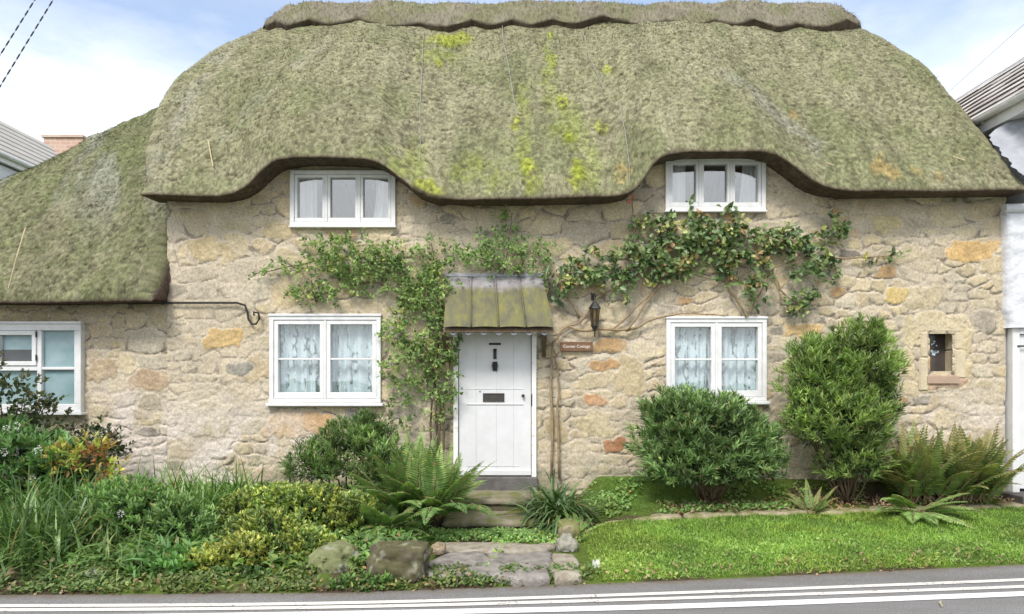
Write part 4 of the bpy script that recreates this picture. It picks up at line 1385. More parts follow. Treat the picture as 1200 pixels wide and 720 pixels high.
class Leaves:
    def __init__(s, tag=''):
        s.tag = tag; s.V = []; s.F4 = []; s.F3 = []; s.C = []; s.n = 0

    def _add(s, V, C, F4=None, F3=None):
        if F4 is not None: s.F4.append(F4 + s.n)
        if F3 is not None: s.F3.append(F3 + s.n)
        s.V.append(V); s.C.append(C); s.n += len(V)

    def leaf(s, pos, axis, nrm, L, W, col, fold=.18, droop=.15):
        """pointed oval leaves: two halves folded along the midrib"""
        n = len(pos)
        L = np.broadcast_to(np.asarray(L, float).reshape(-1, 1), (n, 1)); W = np.broadcast_to(np.asarray(W, float).reshape(-1, 1), (n, 1))
        old = RS.rand(n)
        col = col.copy(); col[old < .012] = (.16, .10, .045); col[(old > .012) & (old < .03)] *= (1.9, 1.35, .9)
        axis = unit(axis); side = unit(np.cross(axis, nrm)); nn = np.cross(side, axis)
        tip = pos + axis * L - nn * droop * L
        r1 = pos + axis * L * .3 + side * W * .5 + nn * fold * W; l1 = pos + axis * L * .3 - side * W * .5 + nn * fold * W
        r2 = pos + axis * L * .68 + side * W * .36 + nn * (fold * W - droop * .4 * L); l2 = pos + axis * L * .68 - side * W * .36 + nn * (fold * W - droop * .4 * L)
        col = col * .84 + .16 * (col @ np.array([.25, .65, .1]))[:, None] * np.array([1.15, 1.0, .75])
        col = np.minimum(col * FG, .8)
        V = np.stack([pos, r1, r2, tip, l2, l1], 1).reshape(-1, 3)
        b = np.arange(n)[:, None] * 6
        s._add(V, np.repeat(col, 6, 0), F4=np.concatenate([b + [[0, 1, 2, 3]], b + [[0, 3, 4, 5]]]))

    def blade(s, pos, dirv, L, W, col, bend, seg=5, tipcol=None):
        """strap leaves that arch over under their own weight"""
        n = len(pos)
        L = np.broadcast_to(np.asarray(L, float).reshape(-1, 1), (n, 1)); W = np.broadcast_to(np.asarray(W, float).reshape(-1, 1), (n, 1))
        bend = np.broadcast_to(np.asarray(bend, float).reshape(-1, 1), (n, 1))
        d = unit(dirv); side = unit(np.cross(d, np.array([0, 0, 1.0])) + 1e-6); p = pos.copy(); rows = []
        a = RS.rand(n, 1) * 1.2 - .6
        side = unit(side + np.cross(side, d) * a)
        for k in range(seg + 1):
            t = k / seg
            w = W * (1 - t ** 2.2) * (.6 + .4 * min(1, t * 4))
            rows.append(np.stack([p - side * w / 2, p + side * w / 2], 1))
            d = unit(d + np.array([0, 0, -1.0]) * bend / seg * (.5 + t))
            p = p + d * L / seg
        col = col * .84 + .16 * (col @ np.array([.25, .65, .1]))[:, None] * np.array([1.15, 1.0, .75])
        col = np.minimum(col * (FG if 'lawn' in s.tag else 1.6), .8)
        V = np.stack(rows, 1)             # n, seg+1, 2, 3
        V = V.reshape(n, -1, 3)
        b = np.arange(n)[:, None] * (2 * (seg + 1))
        F = np.concatenate([b + [[2 * k, 2 * k + 1, 2 * k + 3, 2 * k + 2]] for k in range(seg)])
        C = np.repeat(col[:, None], 2 * (seg + 1), 1)
        if tipcol is not None:
            tt = (np.arange(seg + 1) / seg).repeat(2)[None, :, None] ** 2
            C = C * (1 - tt) + np.array(tipcol) * tt
        s._add(V.reshape(-1, 3), C.reshape(-1, 3), F4=F)

    def shoots(s, base, dirv, L, nl, lw, ll, pal, ang=.9, up=.3):
        """upright shoots set with narrow leaves all round"""
        n = len(base); dirv = unit(dirv)
        t = RS.rand(n, nl) ** .8
        a = unit(np.cross(dirv, RS.randn(n, 3))); b = np.cross(dirv, a)
        th = RS.rand(n, nl) * 6.283
        p = base[:, None] + dirv[:, None] * (t * L)[..., None]
        rad = a[:, None] * np.cos(th)[..., None] + b[:, None] * np.sin(th)[..., None]
        ax = rad * ang + dirv[:, None] * (.5 + .7 * t)[..., None] + np.array([0, 0, up])
        shade = (.62 + .76 * vn(base[:, 0] * 5, base[:, 1] * 5, base[:, 2] * 5, 8)[:, None]) * (.82 + .36 * RS.rand(n, 1))
        col = (lerpc(pal, n)[:, None] * shade[:, None]) * (.8 + .4 * RS.rand(n, nl, 1))
        k = n * nl
        s.leaf(p.reshape(k, 3), ax.reshape(k, 3), RS.randn(k, 3) * .4 + np.array([0, -.3, 1]), ll * (.7 + .6 * RS.rand(k)), lw * (.7 + .6 * RS.rand(k)), col.reshape(k, 3), droop=.1)

    def mesh(s, name):
        F = []
        if s.F4: F.append(np.concatenate(s.F4))
        if s.F3: F.append(np.concatenate(s.F3))
        return mesh_np(name, np.concatenate(s.V), F, np.concatenate(s.C), False)


FG = 2.1
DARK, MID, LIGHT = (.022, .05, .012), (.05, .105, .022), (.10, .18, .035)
YEL, OLIVE = (.30, .33, .035), (.12, .14, .035)


def ellips(n, c, r, rmin=.75, front=True):
    d = unit(RS.randn(n, 3))
    if front:
        d[:, 1] = np.where(d[:, 1] > .35, -d[:, 1], d[:, 1]); d[:, 2] = np.where(d[:, 2] < -.55, -d[:, 2], d[:, 2])
    k = rmin + (1 - rmin) * RS.rand(n, 1) ** .6
    lump = .86 + .3 * vn(d[:, 0] * 2.6 + c[0], d[:, 1] * 2.6, d[:, 2] * 2.6, 5)[:, None]
    return np.array(c) + d * k * lump * np.array(r), d


def stems(parent, name, lines, mat, r0=.012, r1=.005):
    bm = BM()
    for l in lines:
        q = []
        for a, b in zip(l, l[1:]):
            a = Vector(a); b = Vector(b)
            for t in (0, .34, .67):
                q.append(a.lerp(b, t) + Vector((random.gauss(0, .008), random.gauss(0, .006), random.gauss(0, .008))))
        q.append(Vector(l[-1]))
        bm.tube(q, [r0 + (r1 - r0) * i / (len(q) - 1) for i in range(len(q))], 6)
    return bm.done(name, mat, parent, smooth=True)


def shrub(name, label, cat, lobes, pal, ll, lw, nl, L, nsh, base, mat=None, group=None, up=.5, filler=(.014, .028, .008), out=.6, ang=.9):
    """lobes: (centre, radii) in metres; shoots stand on their outside, darker leaves fill the inside"""
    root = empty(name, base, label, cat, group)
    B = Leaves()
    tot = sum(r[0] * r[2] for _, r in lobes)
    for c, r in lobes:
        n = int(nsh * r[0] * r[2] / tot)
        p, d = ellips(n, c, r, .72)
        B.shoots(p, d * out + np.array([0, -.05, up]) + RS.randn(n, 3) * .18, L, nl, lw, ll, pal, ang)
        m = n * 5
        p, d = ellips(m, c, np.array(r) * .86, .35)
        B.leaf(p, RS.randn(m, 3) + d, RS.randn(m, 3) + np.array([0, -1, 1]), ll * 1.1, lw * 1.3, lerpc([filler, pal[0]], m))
    link('foliage', B.mesh('foliage'), mat or M['leaf'], root)
    ls = []
    for c, r in lobes:
        for k in range(5):
            p, d = ellips(1, c, np.array(r) * .75, .5)
            b0 = np.array(base) + RS.randn(3) * np.array([.05, .04, 0]) + np.array([0, 0, -.03])
            ls.append([tuple(b0), tuple((b0 + p[0]) / 2 + RS.randn(3) * .04), tuple(p[0])])
    stems(root, 'stems', ls, M['bark'])
    return root


def blob_px(cx, cy, rx, ry, d, dep):
    c = P(cx, cy, d)
    return (np.array(c), np.array([rx / FPX * d, dep, ry / FPX * d]))


# shrubs against the wall on the right
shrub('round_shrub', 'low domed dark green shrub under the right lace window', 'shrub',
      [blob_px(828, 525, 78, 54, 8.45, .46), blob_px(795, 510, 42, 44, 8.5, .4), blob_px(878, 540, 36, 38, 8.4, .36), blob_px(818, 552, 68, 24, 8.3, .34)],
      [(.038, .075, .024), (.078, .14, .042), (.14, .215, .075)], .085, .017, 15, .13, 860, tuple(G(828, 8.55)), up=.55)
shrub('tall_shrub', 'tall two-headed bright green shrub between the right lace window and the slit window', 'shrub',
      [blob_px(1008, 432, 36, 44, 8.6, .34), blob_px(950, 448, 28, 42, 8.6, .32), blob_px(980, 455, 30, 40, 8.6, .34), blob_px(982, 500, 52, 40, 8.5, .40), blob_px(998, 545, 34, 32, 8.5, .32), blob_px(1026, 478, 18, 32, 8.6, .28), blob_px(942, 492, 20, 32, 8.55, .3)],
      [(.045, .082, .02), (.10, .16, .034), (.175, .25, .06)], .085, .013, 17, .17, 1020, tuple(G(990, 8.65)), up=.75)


# ferns
def fern(name, label, base, nf, Lr, pal, spread=(.3, 1.0), cat='fern', group=None, tipc=None, lw=.10, az=None, npin=26, bendr=(.7, 1.5), jit=(.0, .0)):
    root = empty(name, base, label, cat, group)
    B = Leaves(); ls = []
    for k in range(nf):
        a = RS.uniform(*(az or (0, 6.283))); el = RS.uniform(*spread)
        L = RS.uniform(*Lr)
        d = np.array([math.cos(a) * math.cos(el), math.sin(a) * math.cos(el), math.sin(el)])
        p = np.array(base) + np.array([d[0], d[1], 0]) * .05 + np.array([RS.uniform(-jit[0], jit[0]), RS.uniform(-jit[1], jit[1]), 0]); pts = [p.copy()]; dirs = []
        bend = RS.uniform(*bendr)
        n = npin
        for i in range(n):
            t = i / n
            d = unit(d + np.array([0, 0, -1.0]) * bend / n * (.3 + t)); p = p + d * L / n
            pts.append(p.copy()); dirs.append(d.copy())
        pts = np.array(pts); dirs = np.array(dirs)
        side = unit(np.cross(dirs, np.array([0, 0, 1.0])))
        nn = np.cross(side, dirs)
        t = (np.arange(n) + .5) / n
        prof = np.sin(np.clip((t + .05) * 1.0, 0, 1) ** .6 * math.pi) ** .9
        wid = lw * L / .7 * prof * (.9 + .2 * RS.rand(n))
        c0 = lerpc(pal, 1)
        for sgn in (-1, 1):
            ax = side * sgn + dirs * .45 - nn * .12
            m = t > .1
            col = np.repeat(c0, n, 0) * (.8 + .4 * RS.rand(n, 1))
            if tipc is not None:
                q = (t[:, None] ** 2) * RS.rand() * .9
                col = col * (1 - q) + np.array(tipc) * q
            B.leaf(pts[1:][m], ax[m], nn[m] + RS.randn(m.sum(), 3) * .12, wid[m], (L / n * 1.0), col[m], fold=.1, droop=.12)
        ls.append([tuple(q) for q in pts[::6]])
    link('fronds', B.mesh('fronds'), M['leaf'], root)
    stems(root, 'stalks', ls, M['palebark'], .006, .003)
    return root


FERN = [(.045, .095, .02), (.085, .15, .034), (.14, .21, .055)]
fern('fern', 'big lush green fern spreading beside the left of the door steps', tuple(G(490, 7.7, .05)), 130, (.6, 1.0), FERN, (.55, 1.5), lw=.125, npin=34, bendr=(.6, 1.9), jit=(.26, .22))
fern('fern', 'smaller green fern hanging low over the front of the big fern by the steps', tuple(G(450, 7.0, .02)), 30, (.4, .65), [(.045, .10, .02), (.085, .165, .03)], (.15, 1.1), lw=.15, bendr=(.9, 2.0))
fern('fern', 'big russet-tinged fern in the corner under the slit window', tuple(G(1108, 8.6, .05)), 160, (.6, 1.05), [(.05, .105, .022), (.10, .155, .035), (.14, .17, .05)], (.75, 1.52), tipc=(.19, .11, .05), lw=.13, bendr=(.5, 1.9), jit=(.48, .14))
fern('fern', 'pale drooping fern with broad fronds at the foot of the russet fern', tuple(G(1070, 8.2, .02)), 16, (.5, .75), [(.08, .15, .03), (.13, .20, .05)], (.1, .7), az=(3.4, 6.1), lw=.15)
fern('fern', 'small thin fern with one brown frond between the round and tall shrubs', tuple(G(950, 8.15, .0)), 11, (.35, .52), [(.07, .14, .03), (.14, .17, .05)], (.5, 1.3), tipc=(.26, .15, .04), lw=.09)
fern('fern', 'small light green fern beside the little boulders right of the steps', tuple(G(676, 7.5, .0)), 12, (.25, .42), [(.08, .16, .03), (.13, .24, .04)], (.3, 1.1), lw=.10)


# strap-leaved plants
def clump(name, label, pts, n, L, W, pal, bend, cat, lean=.55, tip=None, jit=.10, group=None):
    root = empty(name, pts[0], label, cat, group)
    B = Leaves()
    pts = np.array(pts)
    i = RS.randint(0, len(pts), n)
    p = pts[i] + RS.randn(n, 3) * np.array([jit, jit, 0])
    p[:, 2] = ground_z(p[:, 0], p[:, 1] + CAMD, False) - .01
    d = RS.randn(n, 3) * np.array([lean, lean, .0]) + np.array([0, -.08, 1])
    col = lerpc(pal, n) * (.75 + .5 * RS.rand(n, 1))
    dead = RS.rand(n) < .035
    col[dead] = np.array([.26, .20, .08])
    B.blade(p, d, RS.uniform(L[0], L[1], n), W * (.7 + .6 * RS.rand(n)), col, RS.uniform(bend[0], bend[1], n), 6, tip)
    link('leaves', B.mesh('leaves'), M['glossleaf'], root)
    return root


clump('strap_plant', 'dark strap-leaved clump arching beside the right of the door steps', [tuple(G(655, 8.0)), tuple(G(645, 8.1)), tuple(G(662, 7.9)), tuple(G(650, 8.25))], 420, (.5, .85), .036, [(.025, .06, .015), (.05, .105, .028), (.09, .15, .045)], (1.6, 3.4), 'plant', .6, jit=.06)
g = [tuple(G(px, d)) for px, d in ((20, 6.5), (70, 6.6), (120, 6.7), (40, 7.0), (90, 7.2), (5, 6.3), (60, 6.25))]
clump('strap_plant', 'large strap-leaved clump filling the bank below the frosted window', g, 640, (.45, .85), .022, [(.028, .07, .014), (.055, .12, .022), (.11, .19, .04)], (.8, 2.3), 'plant', .42, jit=.16)
g = [tuple(G(px, d)) for px, d in ((215, 7.6), (250, 7.5), (180, 7.7), (235, 7.2), (280, 7.7), (200, 7.3))]
clump('strap_plant', 'bright strap-leaved clump below the left lace window, against the bare wall foot', g, 520, (.5, .8), .020, [(.04, .10, .016), (.08, .17, .028), (.15, .24, .05)], (.8, 2.2), 'plant', .45, jit=.14)
g = [tuple(G(px, d)) for px, d in ((192, 6.15), (205, 6.1), (178, 6.2))]
clump('strap_plant', 'small broad-leaved strap clump at the bank foot near the double lines', g, 70, (.22, .42), .040, [(.045, .12, .03), (.08, .18, .05)], (.8, 1.9), 'plant', .6, jit=.09)

g = [tuple(G(px, d)) for px, d in ((10, 6.0), (35, 6.05), (62, 6.1), (25, 6.1))]
clump('strap_plant', 'arching strap-leaved clump at the lower left corner between the brown and mossy boulders', g, 190, (.3, .6), .024, [(.03, .075, .016), (.06, .125, .025), (.11, .18, .045)], (1.2, 2.8), 'plant', .5, jit=.10)
g = [tuple(G(px, d)) for px, d in ((135, 6.1), (150, 6.05), (122, 6.15))]
clump('strap_plant', 'thin grassy clump at the bank foot just right of the small pale grey stone', g, 150, (.22, .45), .015, [(.05, .10, .02), (.09, .15, .03), (.15, .20, .05)], (1.2, 2.8), 'plant', .6, jit=.10)
# shrubs on the left bank
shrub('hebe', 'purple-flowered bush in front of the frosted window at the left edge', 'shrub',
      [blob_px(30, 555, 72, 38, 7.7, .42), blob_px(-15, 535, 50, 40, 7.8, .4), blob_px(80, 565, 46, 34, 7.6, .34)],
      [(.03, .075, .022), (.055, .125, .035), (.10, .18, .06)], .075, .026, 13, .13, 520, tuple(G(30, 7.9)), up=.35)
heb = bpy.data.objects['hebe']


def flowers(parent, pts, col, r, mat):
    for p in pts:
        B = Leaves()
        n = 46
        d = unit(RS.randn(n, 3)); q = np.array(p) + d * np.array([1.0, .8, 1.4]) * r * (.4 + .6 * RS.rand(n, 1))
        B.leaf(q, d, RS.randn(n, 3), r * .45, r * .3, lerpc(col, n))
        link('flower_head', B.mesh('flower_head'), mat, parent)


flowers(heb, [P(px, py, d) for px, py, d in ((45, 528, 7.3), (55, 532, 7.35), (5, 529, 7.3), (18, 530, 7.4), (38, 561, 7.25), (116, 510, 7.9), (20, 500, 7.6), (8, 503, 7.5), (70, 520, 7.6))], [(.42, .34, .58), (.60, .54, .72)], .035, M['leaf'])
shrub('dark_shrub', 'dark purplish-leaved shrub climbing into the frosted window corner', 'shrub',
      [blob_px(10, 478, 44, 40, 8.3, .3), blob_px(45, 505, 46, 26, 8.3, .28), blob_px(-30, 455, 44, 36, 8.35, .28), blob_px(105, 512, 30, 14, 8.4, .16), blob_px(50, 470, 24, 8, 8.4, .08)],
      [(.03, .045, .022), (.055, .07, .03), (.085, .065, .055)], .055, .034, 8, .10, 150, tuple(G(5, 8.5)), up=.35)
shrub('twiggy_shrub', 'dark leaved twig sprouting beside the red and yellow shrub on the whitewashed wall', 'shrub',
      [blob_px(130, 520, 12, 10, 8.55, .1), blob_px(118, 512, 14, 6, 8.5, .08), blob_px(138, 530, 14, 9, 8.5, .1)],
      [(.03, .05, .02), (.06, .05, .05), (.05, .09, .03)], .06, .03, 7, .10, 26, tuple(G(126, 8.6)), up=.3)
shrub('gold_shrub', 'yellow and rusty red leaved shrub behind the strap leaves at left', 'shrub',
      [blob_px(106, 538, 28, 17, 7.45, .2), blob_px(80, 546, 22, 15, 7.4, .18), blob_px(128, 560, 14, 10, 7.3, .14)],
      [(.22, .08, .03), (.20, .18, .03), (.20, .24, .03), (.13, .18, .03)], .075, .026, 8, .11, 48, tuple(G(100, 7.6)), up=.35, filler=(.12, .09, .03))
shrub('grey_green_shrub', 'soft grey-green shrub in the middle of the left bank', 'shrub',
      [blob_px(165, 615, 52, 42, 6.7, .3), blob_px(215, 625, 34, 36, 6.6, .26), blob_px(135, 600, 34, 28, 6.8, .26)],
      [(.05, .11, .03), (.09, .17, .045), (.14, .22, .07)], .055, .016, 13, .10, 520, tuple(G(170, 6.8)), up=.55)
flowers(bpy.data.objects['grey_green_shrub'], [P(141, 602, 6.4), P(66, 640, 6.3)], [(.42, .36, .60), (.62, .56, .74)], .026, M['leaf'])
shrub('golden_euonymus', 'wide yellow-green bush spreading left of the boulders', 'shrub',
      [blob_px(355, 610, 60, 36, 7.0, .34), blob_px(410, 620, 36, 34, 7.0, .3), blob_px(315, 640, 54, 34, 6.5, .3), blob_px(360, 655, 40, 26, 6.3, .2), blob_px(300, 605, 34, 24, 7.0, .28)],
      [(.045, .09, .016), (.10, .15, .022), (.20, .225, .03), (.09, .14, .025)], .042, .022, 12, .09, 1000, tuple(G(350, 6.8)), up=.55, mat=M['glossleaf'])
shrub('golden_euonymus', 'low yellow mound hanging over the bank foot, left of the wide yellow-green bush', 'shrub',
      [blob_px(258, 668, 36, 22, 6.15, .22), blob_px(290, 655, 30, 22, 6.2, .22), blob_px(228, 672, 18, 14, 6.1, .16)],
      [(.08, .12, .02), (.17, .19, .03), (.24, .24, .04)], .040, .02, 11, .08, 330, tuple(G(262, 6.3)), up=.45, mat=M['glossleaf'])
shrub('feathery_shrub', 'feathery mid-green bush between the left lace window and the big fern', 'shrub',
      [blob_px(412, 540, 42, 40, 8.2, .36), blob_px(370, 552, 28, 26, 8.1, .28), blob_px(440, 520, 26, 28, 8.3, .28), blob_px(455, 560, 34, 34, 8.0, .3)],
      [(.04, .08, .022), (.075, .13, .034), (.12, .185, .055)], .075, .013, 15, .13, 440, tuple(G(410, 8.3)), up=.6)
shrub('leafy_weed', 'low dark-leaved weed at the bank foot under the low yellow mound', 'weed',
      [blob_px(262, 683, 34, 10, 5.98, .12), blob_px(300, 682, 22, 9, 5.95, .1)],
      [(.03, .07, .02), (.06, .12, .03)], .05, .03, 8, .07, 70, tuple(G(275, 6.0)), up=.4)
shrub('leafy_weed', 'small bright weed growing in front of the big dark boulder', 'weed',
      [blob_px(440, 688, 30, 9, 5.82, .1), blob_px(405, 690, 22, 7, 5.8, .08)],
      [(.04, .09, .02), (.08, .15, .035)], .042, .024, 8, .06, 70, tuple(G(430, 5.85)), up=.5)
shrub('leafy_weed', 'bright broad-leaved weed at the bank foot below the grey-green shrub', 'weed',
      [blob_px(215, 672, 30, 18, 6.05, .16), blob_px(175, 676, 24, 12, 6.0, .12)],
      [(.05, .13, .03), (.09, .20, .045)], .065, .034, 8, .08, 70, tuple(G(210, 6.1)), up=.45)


# climbers on the wall
def climber(name, label, blobs, lines, pal, ll, lw, mat, per, r0=.016, r1=.004, extra=None, dense=1.0):
    root = empty(name, lines[0][0], label, 'climber')
    B = Leaves()
    for (cx, cy, rx, ry, n, dep) in blobs:
        n = int(n * dense)
        # leaf sprays scattered in each cloud
        k = n
        a = RS.rand(k) * 6.283; r = np.sqrt(RS.rand(k))
        lump = .75 + .5 * vn(np.cos(a) * 1.8 + cx, np.sin(a) * 1.8 + cy, seed=3)
        px = cx + rx * r * np.cos(a) * lump; py = cy + ry * r * np.sin(a) * lump
        dd = 8.93 - dep * RS.rand(k) * (1.05 - r)
        base = np.stack([(px - 600) / FPX * dd, dd - CAMD, CAMH - (py - HZ) / FPX * dd], 1)
        dirv = unit(np.stack([np.cos(a) * .5 + RS.randn(k) * .7, -.45 - .4 * RS.rand(k), RS.randn(k) * .55 - .05], 1))
        c0 = lerpc(pal, k)
        if extra is not None:
            sel = RS.rand(k) < extra[1]
            c0[sel] = lerpc(extra[0], sel.sum())
        nl = per
        t = RS.rand(k, nl)
        sp = np.cross(dirv, unit(RS.randn(k, 3)))
        p = base[:, None] + dirv[:, None] * (t * .11)[..., None] + RS.randn(k, nl, 3) * .022
        ax = dirv[:, None] * .6 + unit(RS.randn(k, nl, 3)) * .8
        nr = np.array([0, -1.0, .55]) + RS.randn(k, nl, 3) * .45
        col = c0[:, None] * (.7 + .6 * RS.rand(k, nl, 1))
        m = k * nl
        B.leaf(p.reshape(m, 3), ax.reshape(m, 3), nr.reshape(m, 3), ll * (.6 + .8 * RS.rand(m)), lw * (.6 + .8 * RS.rand(m)), col.reshape(m, 3), fold=.14, droop=.2)
    link('foliage', B.mesh('foliage'), mat, root)
    stems(root, 'stems', lines, M['palebark'] if 'vine' in name else M['bark'], r0, r1)
    return root


def L_(pts, d=8.94):
    return [tuple(P(a, b, d - .02 * (i % 2))) for i, (a, b) in enumerate(pts)]


rose_blobs = [(410, 300, 42, 26, 125, .3), (372, 312, 26, 16, 46, .18), (365, 345, 20, 16, 40, .14), (395, 338, 18, 20, 34, .14), (445, 318, 34, 28, 90, .26), (478, 325, 30, 26, 85, .28), (505, 300, 18, 24, 44, .2), (500, 345, 30, 28, 95, .32), (515, 325, 18, 24, 46, .25),
              (488, 385, 36, 36, 150, .36), (480, 425, 30, 30, 85, .3), (515, 405, 18, 34, 60, .28), (470, 455, 20, 22, 26, .16), (502, 460, 26, 26, 40, .22), (527, 440, 10, 40, 34, .2), (335, 312, 28, 6, 14, .08), (303, 320, 14, 5, 6, .06), (495, 490, 22, 14, 14, .16), (525, 470, 8, 18, 10, .14), (385, 285, 26, 12, 26, .15), (460, 290, 16, 14, 16, .14)]
climber('climbing_rose', 'fresh green climbing rose left of the front door, arching over the left lace window', rose_blobs,
        [L_([(512, 572), (511, 480), (508, 440), (505, 400), (498, 360), (480, 335), (450, 315), (415, 300), (370, 308), (330, 314), (298, 321)]), L_([(516, 572), (515, 470), (512, 420), (515, 370), (510, 320), (505, 285)], 8.9), L_([(498, 360), (470, 345), (440, 330), (405, 335), (365, 352)]), L_([(507, 572), (505, 470), (497, 430), (480, 400)], 8.92), L_([(519, 572), (520, 470), (526, 430), (530, 390)], 8.9)],
        [(.035, .07, .016), (.07, .125, .028), (.12, .19, .045), (.15, .21, .06)], .048, .028, M['leaf'], 9, .016, .005, ([(.22, .23, .06), (.15, .20, .04)], .09), .64)
vine_blobs = [(760, 285, 34, 24, 80, .26), (800, 275, 40, 20, 90, .28), (845, 270, 34, 16, 74, .26), (870, 285, 26, 20, 46, .24), (790, 305, 40, 20, 90, .26), (735, 305, 22, 18, 34, .2), (830, 300, 36, 18, 60, .24), (880, 320, 22, 22, 34, .22), (905, 280, 24, 14, 44, .2), (930, 285, 26, 14, 44, .22), (945, 300, 26, 16, 30, .2), (975, 275, 18, 12, 26, .14), (955, 322, 28, 12, 30, .18), (935, 352, 16, 16, 30, .18), (985, 262, 10, 10, 10, .1),
              (665, 322, 26, 16, 48, .2), (690, 330, 24, 16, 36, .2), (650, 340, 18, 14, 24, .16), (715, 320, 18, 18, 24, .16), (690, 300, 18, 10, 14, .12), (755, 325, 30, 12, 34, .2), (725, 345, 14, 10, 10, .12), (880, 345, 14, 16, 18, .16), (980, 310, 14, 8, 8, .1), (1040, 300, 18, 4, 8, .05), (1020, 300, 10, 4, 5, .05), (840, 245, 40, 6, 12, .1), (770, 260, 20, 8, 18, .12), (860, 330, 16, 14, 16, .16)]
climber('climbing_vine', 'broad dark-leaved climber trained along the wall under the upper right window', vine_blobs,
        [L_([(647, 562), (646, 480), (645, 430), (648, 402), (660, 385), (680, 378), (700, 350), (730, 332), (780, 310), (830, 290), (880, 280), (930, 290), (985, 265)]), L_([(655, 562), (654, 480), (653, 430), (650, 408), (640, 398)]), L_([(665, 382), (690, 388), (720, 385), (745, 360), (790, 318), (850, 330), (880, 318)]), L_([(700, 386), (735, 388), (765, 345), (790, 325), (815, 300)], 8.93), L_([(850, 328), (875, 372), (890, 345), (905, 315), (945, 300)]), L_([(905, 315), (915, 340), (940, 360)]), L_([(945, 300), (990, 303), (1050, 299)]), L_([(680, 372), (660, 340), (650, 330)], 8.92), L_([(745, 290), (742, 255), (741, 232)]), L_([(855, 332), (848, 300), (842, 268)], 8.92), L_([(735, 388), (770, 372), (800, 368), (850, 370)])],
        [(.024, .05, .016), (.045, .085, .024), (.09, .135, .036), (.05, .085, .028)], .072, .050, M['glossleaf'], 6, .017, .006, ([(.20, .19, .05), (.14, .18, .045), (.22, .11, .045)], .15), .54)
climber('jasmine', 'light green tuft of climber growing on top of the lead door canopy', [(582, 296, 20, 16, 50, .2), (562, 302, 22, 12, 44, .2), (600, 285, 14, 24, 34, .16), (620, 302, 24, 16, 40, .16), (635, 295, 14, 18, 20, .12), (597, 255, 7, 10, 10, .08), (575, 280, 10, 12, 14, .1), (540, 300, 12, 10, 18, .14), (528, 296, 10, 8, 10, .1), (585, 318, 30, 6, 10, .1)],
        [L_([(590, 322), (596, 290), (600, 250)], 8.88), L_([(588, 322), (570, 305), (545, 300)], 8.88), L_([(604, 322), (618, 300), (640, 290)], 8.88), L_([(600, 322), (612, 310), (606, 280)], 8.9)],
        [(.05, .10, .025), (.09, .16, .04), (.16, .24, .06)], .045, .024, M['leaf'], 9, .009, .003, None, .62)
# coral bud cluster under the eave
bm = BM()
rr = random.Random(3)
for k in range(9):
    q = P(738 + rr.gauss(0, 3), 231 + rr.gauss(0, 5), 8.78)
    bm.lathe([(.006, -.02), (.018, -.005), (.014, .012), (.004, .024)], q.x, q.y, 7, q.z)
M['coral'] = m_plain('coral_petal', (.55, .22, .14), (.40, .16, .08), 30, .6, .3, 50, 0)
bm.done('rose_buds', M['coral'], bpy.data.objects['climbing_vine'], smooth=True)


# ------------------------------------------------------------------ rocks and flagstones
def rock(name, label, px, py, rx, ry, d, dep, base, mossy, seed, flat=.0, group=None, ysq=1.0):
    bm = bmesh.new(); bmesh.ops.create_icosphere(bm, subdivisions=5, radius=1)
    me = bpy.data.meshes.new(name); bm.to_mesh(me); bm.free()
    n = len(me.vertices); V = np.zeros(n * 3, np.float32); me.vertices.foreach_get('co', V); V = V.reshape(-1, 3).astype(float)
    u = V.copy()
    V = np.sign(V) * np.abs(V) ** .72                       # blockier than a ball
    V *= (1 + (fbm(u[:, 0] * 1.3 + seed, u[:, 1] * 1.3, u[:, 2] * 1.3, seed, 3) - .5) * .75)[:, None]
    V *= (1 + (fbm(u[:, 0] * 5 + seed, u[:, 1] * 5, u[:, 2] * 5, seed + 3, 4) - .5) * .16)[:, None]
    V = V / np.abs(V).max(0)
    c = P(px, py, d)
    V = V * np.array([rx / FPX * d, dep, ry / FPX * d]) + np.array(c)
    ms = sst(.42, .6, fbm(u[:, 0] * 2 + seed, u[:, 1] * 2, u[:, 2] * 2, seed + 8) + .22 * u[:, 2])[:, None] * mossy
    lich = sst(.6, .68, fbm(u[:, 0] * 5, u[:, 1] * 5, u[:, 2] * 5 + seed, seed + 12))[:, None] * .5
    C = np.array(base) * (.75 + .5 * fbm(u[:, 0] * 4, u[:, 1] * 4, u[:, 2] * 4, seed + 9))[:, None]
    C = C * (1 - lich) + np.array([.34, .33, .29]) * lich
    C = C * (1 - ms) + np.array([.13, .15, .03]) * ms
    F = np.zeros(len(me.polygons) * 3, np.int32); me.polygons.foreach_get('vertices', F)
    bpy.data.meshes.remove(me)
    o = link(name, mesh_np(name, V, F.reshape(-1, 3), C, True), M['rock'])
    return tag(o, label, 'rock', group)


rock('boulder', 'large dark brown boulder left of the flagstones', 465, 662, 42, 29, 6.0, .26, (.085, .07, .05), .25, 3)
rock('boulder', 'mossy boulder with a pale whitish top at the right end of the yellow-green bush', 392, 662, 31, 30, 6.15, .22, (.30, .29, .26), .75, 8)
rock('boulder', 'low moss-covered boulder at the bank foot, below the large strap leaves', 72, 677, 28, 16, 6.0, .2, (.16, .13, .08), 1.0, 14)
rock('boulder', 'brown earthy boulder at the lower left corner', 12, 682, 22, 20, 5.95, .2, (.20, .15, .09), .25, 19)
rock('stone', 'small pale grey stone beside the low moss-covered boulder', 112, 674, 16, 9, 5.95, .12, (.38, .36, .33), .1, 23)
rock('stone', 'small mossy yellowish stone below the strap clump, upper one of a pair', 666, 621, 15, 12, 7.35, .12, (.26, .22, .14), .7, 27)
rock('stone', 'small grey stone right of the flagstones, lower one of a pair', 664, 639, 14, 13, 6.85, .13, (.32, .30, .27), .25, 33)
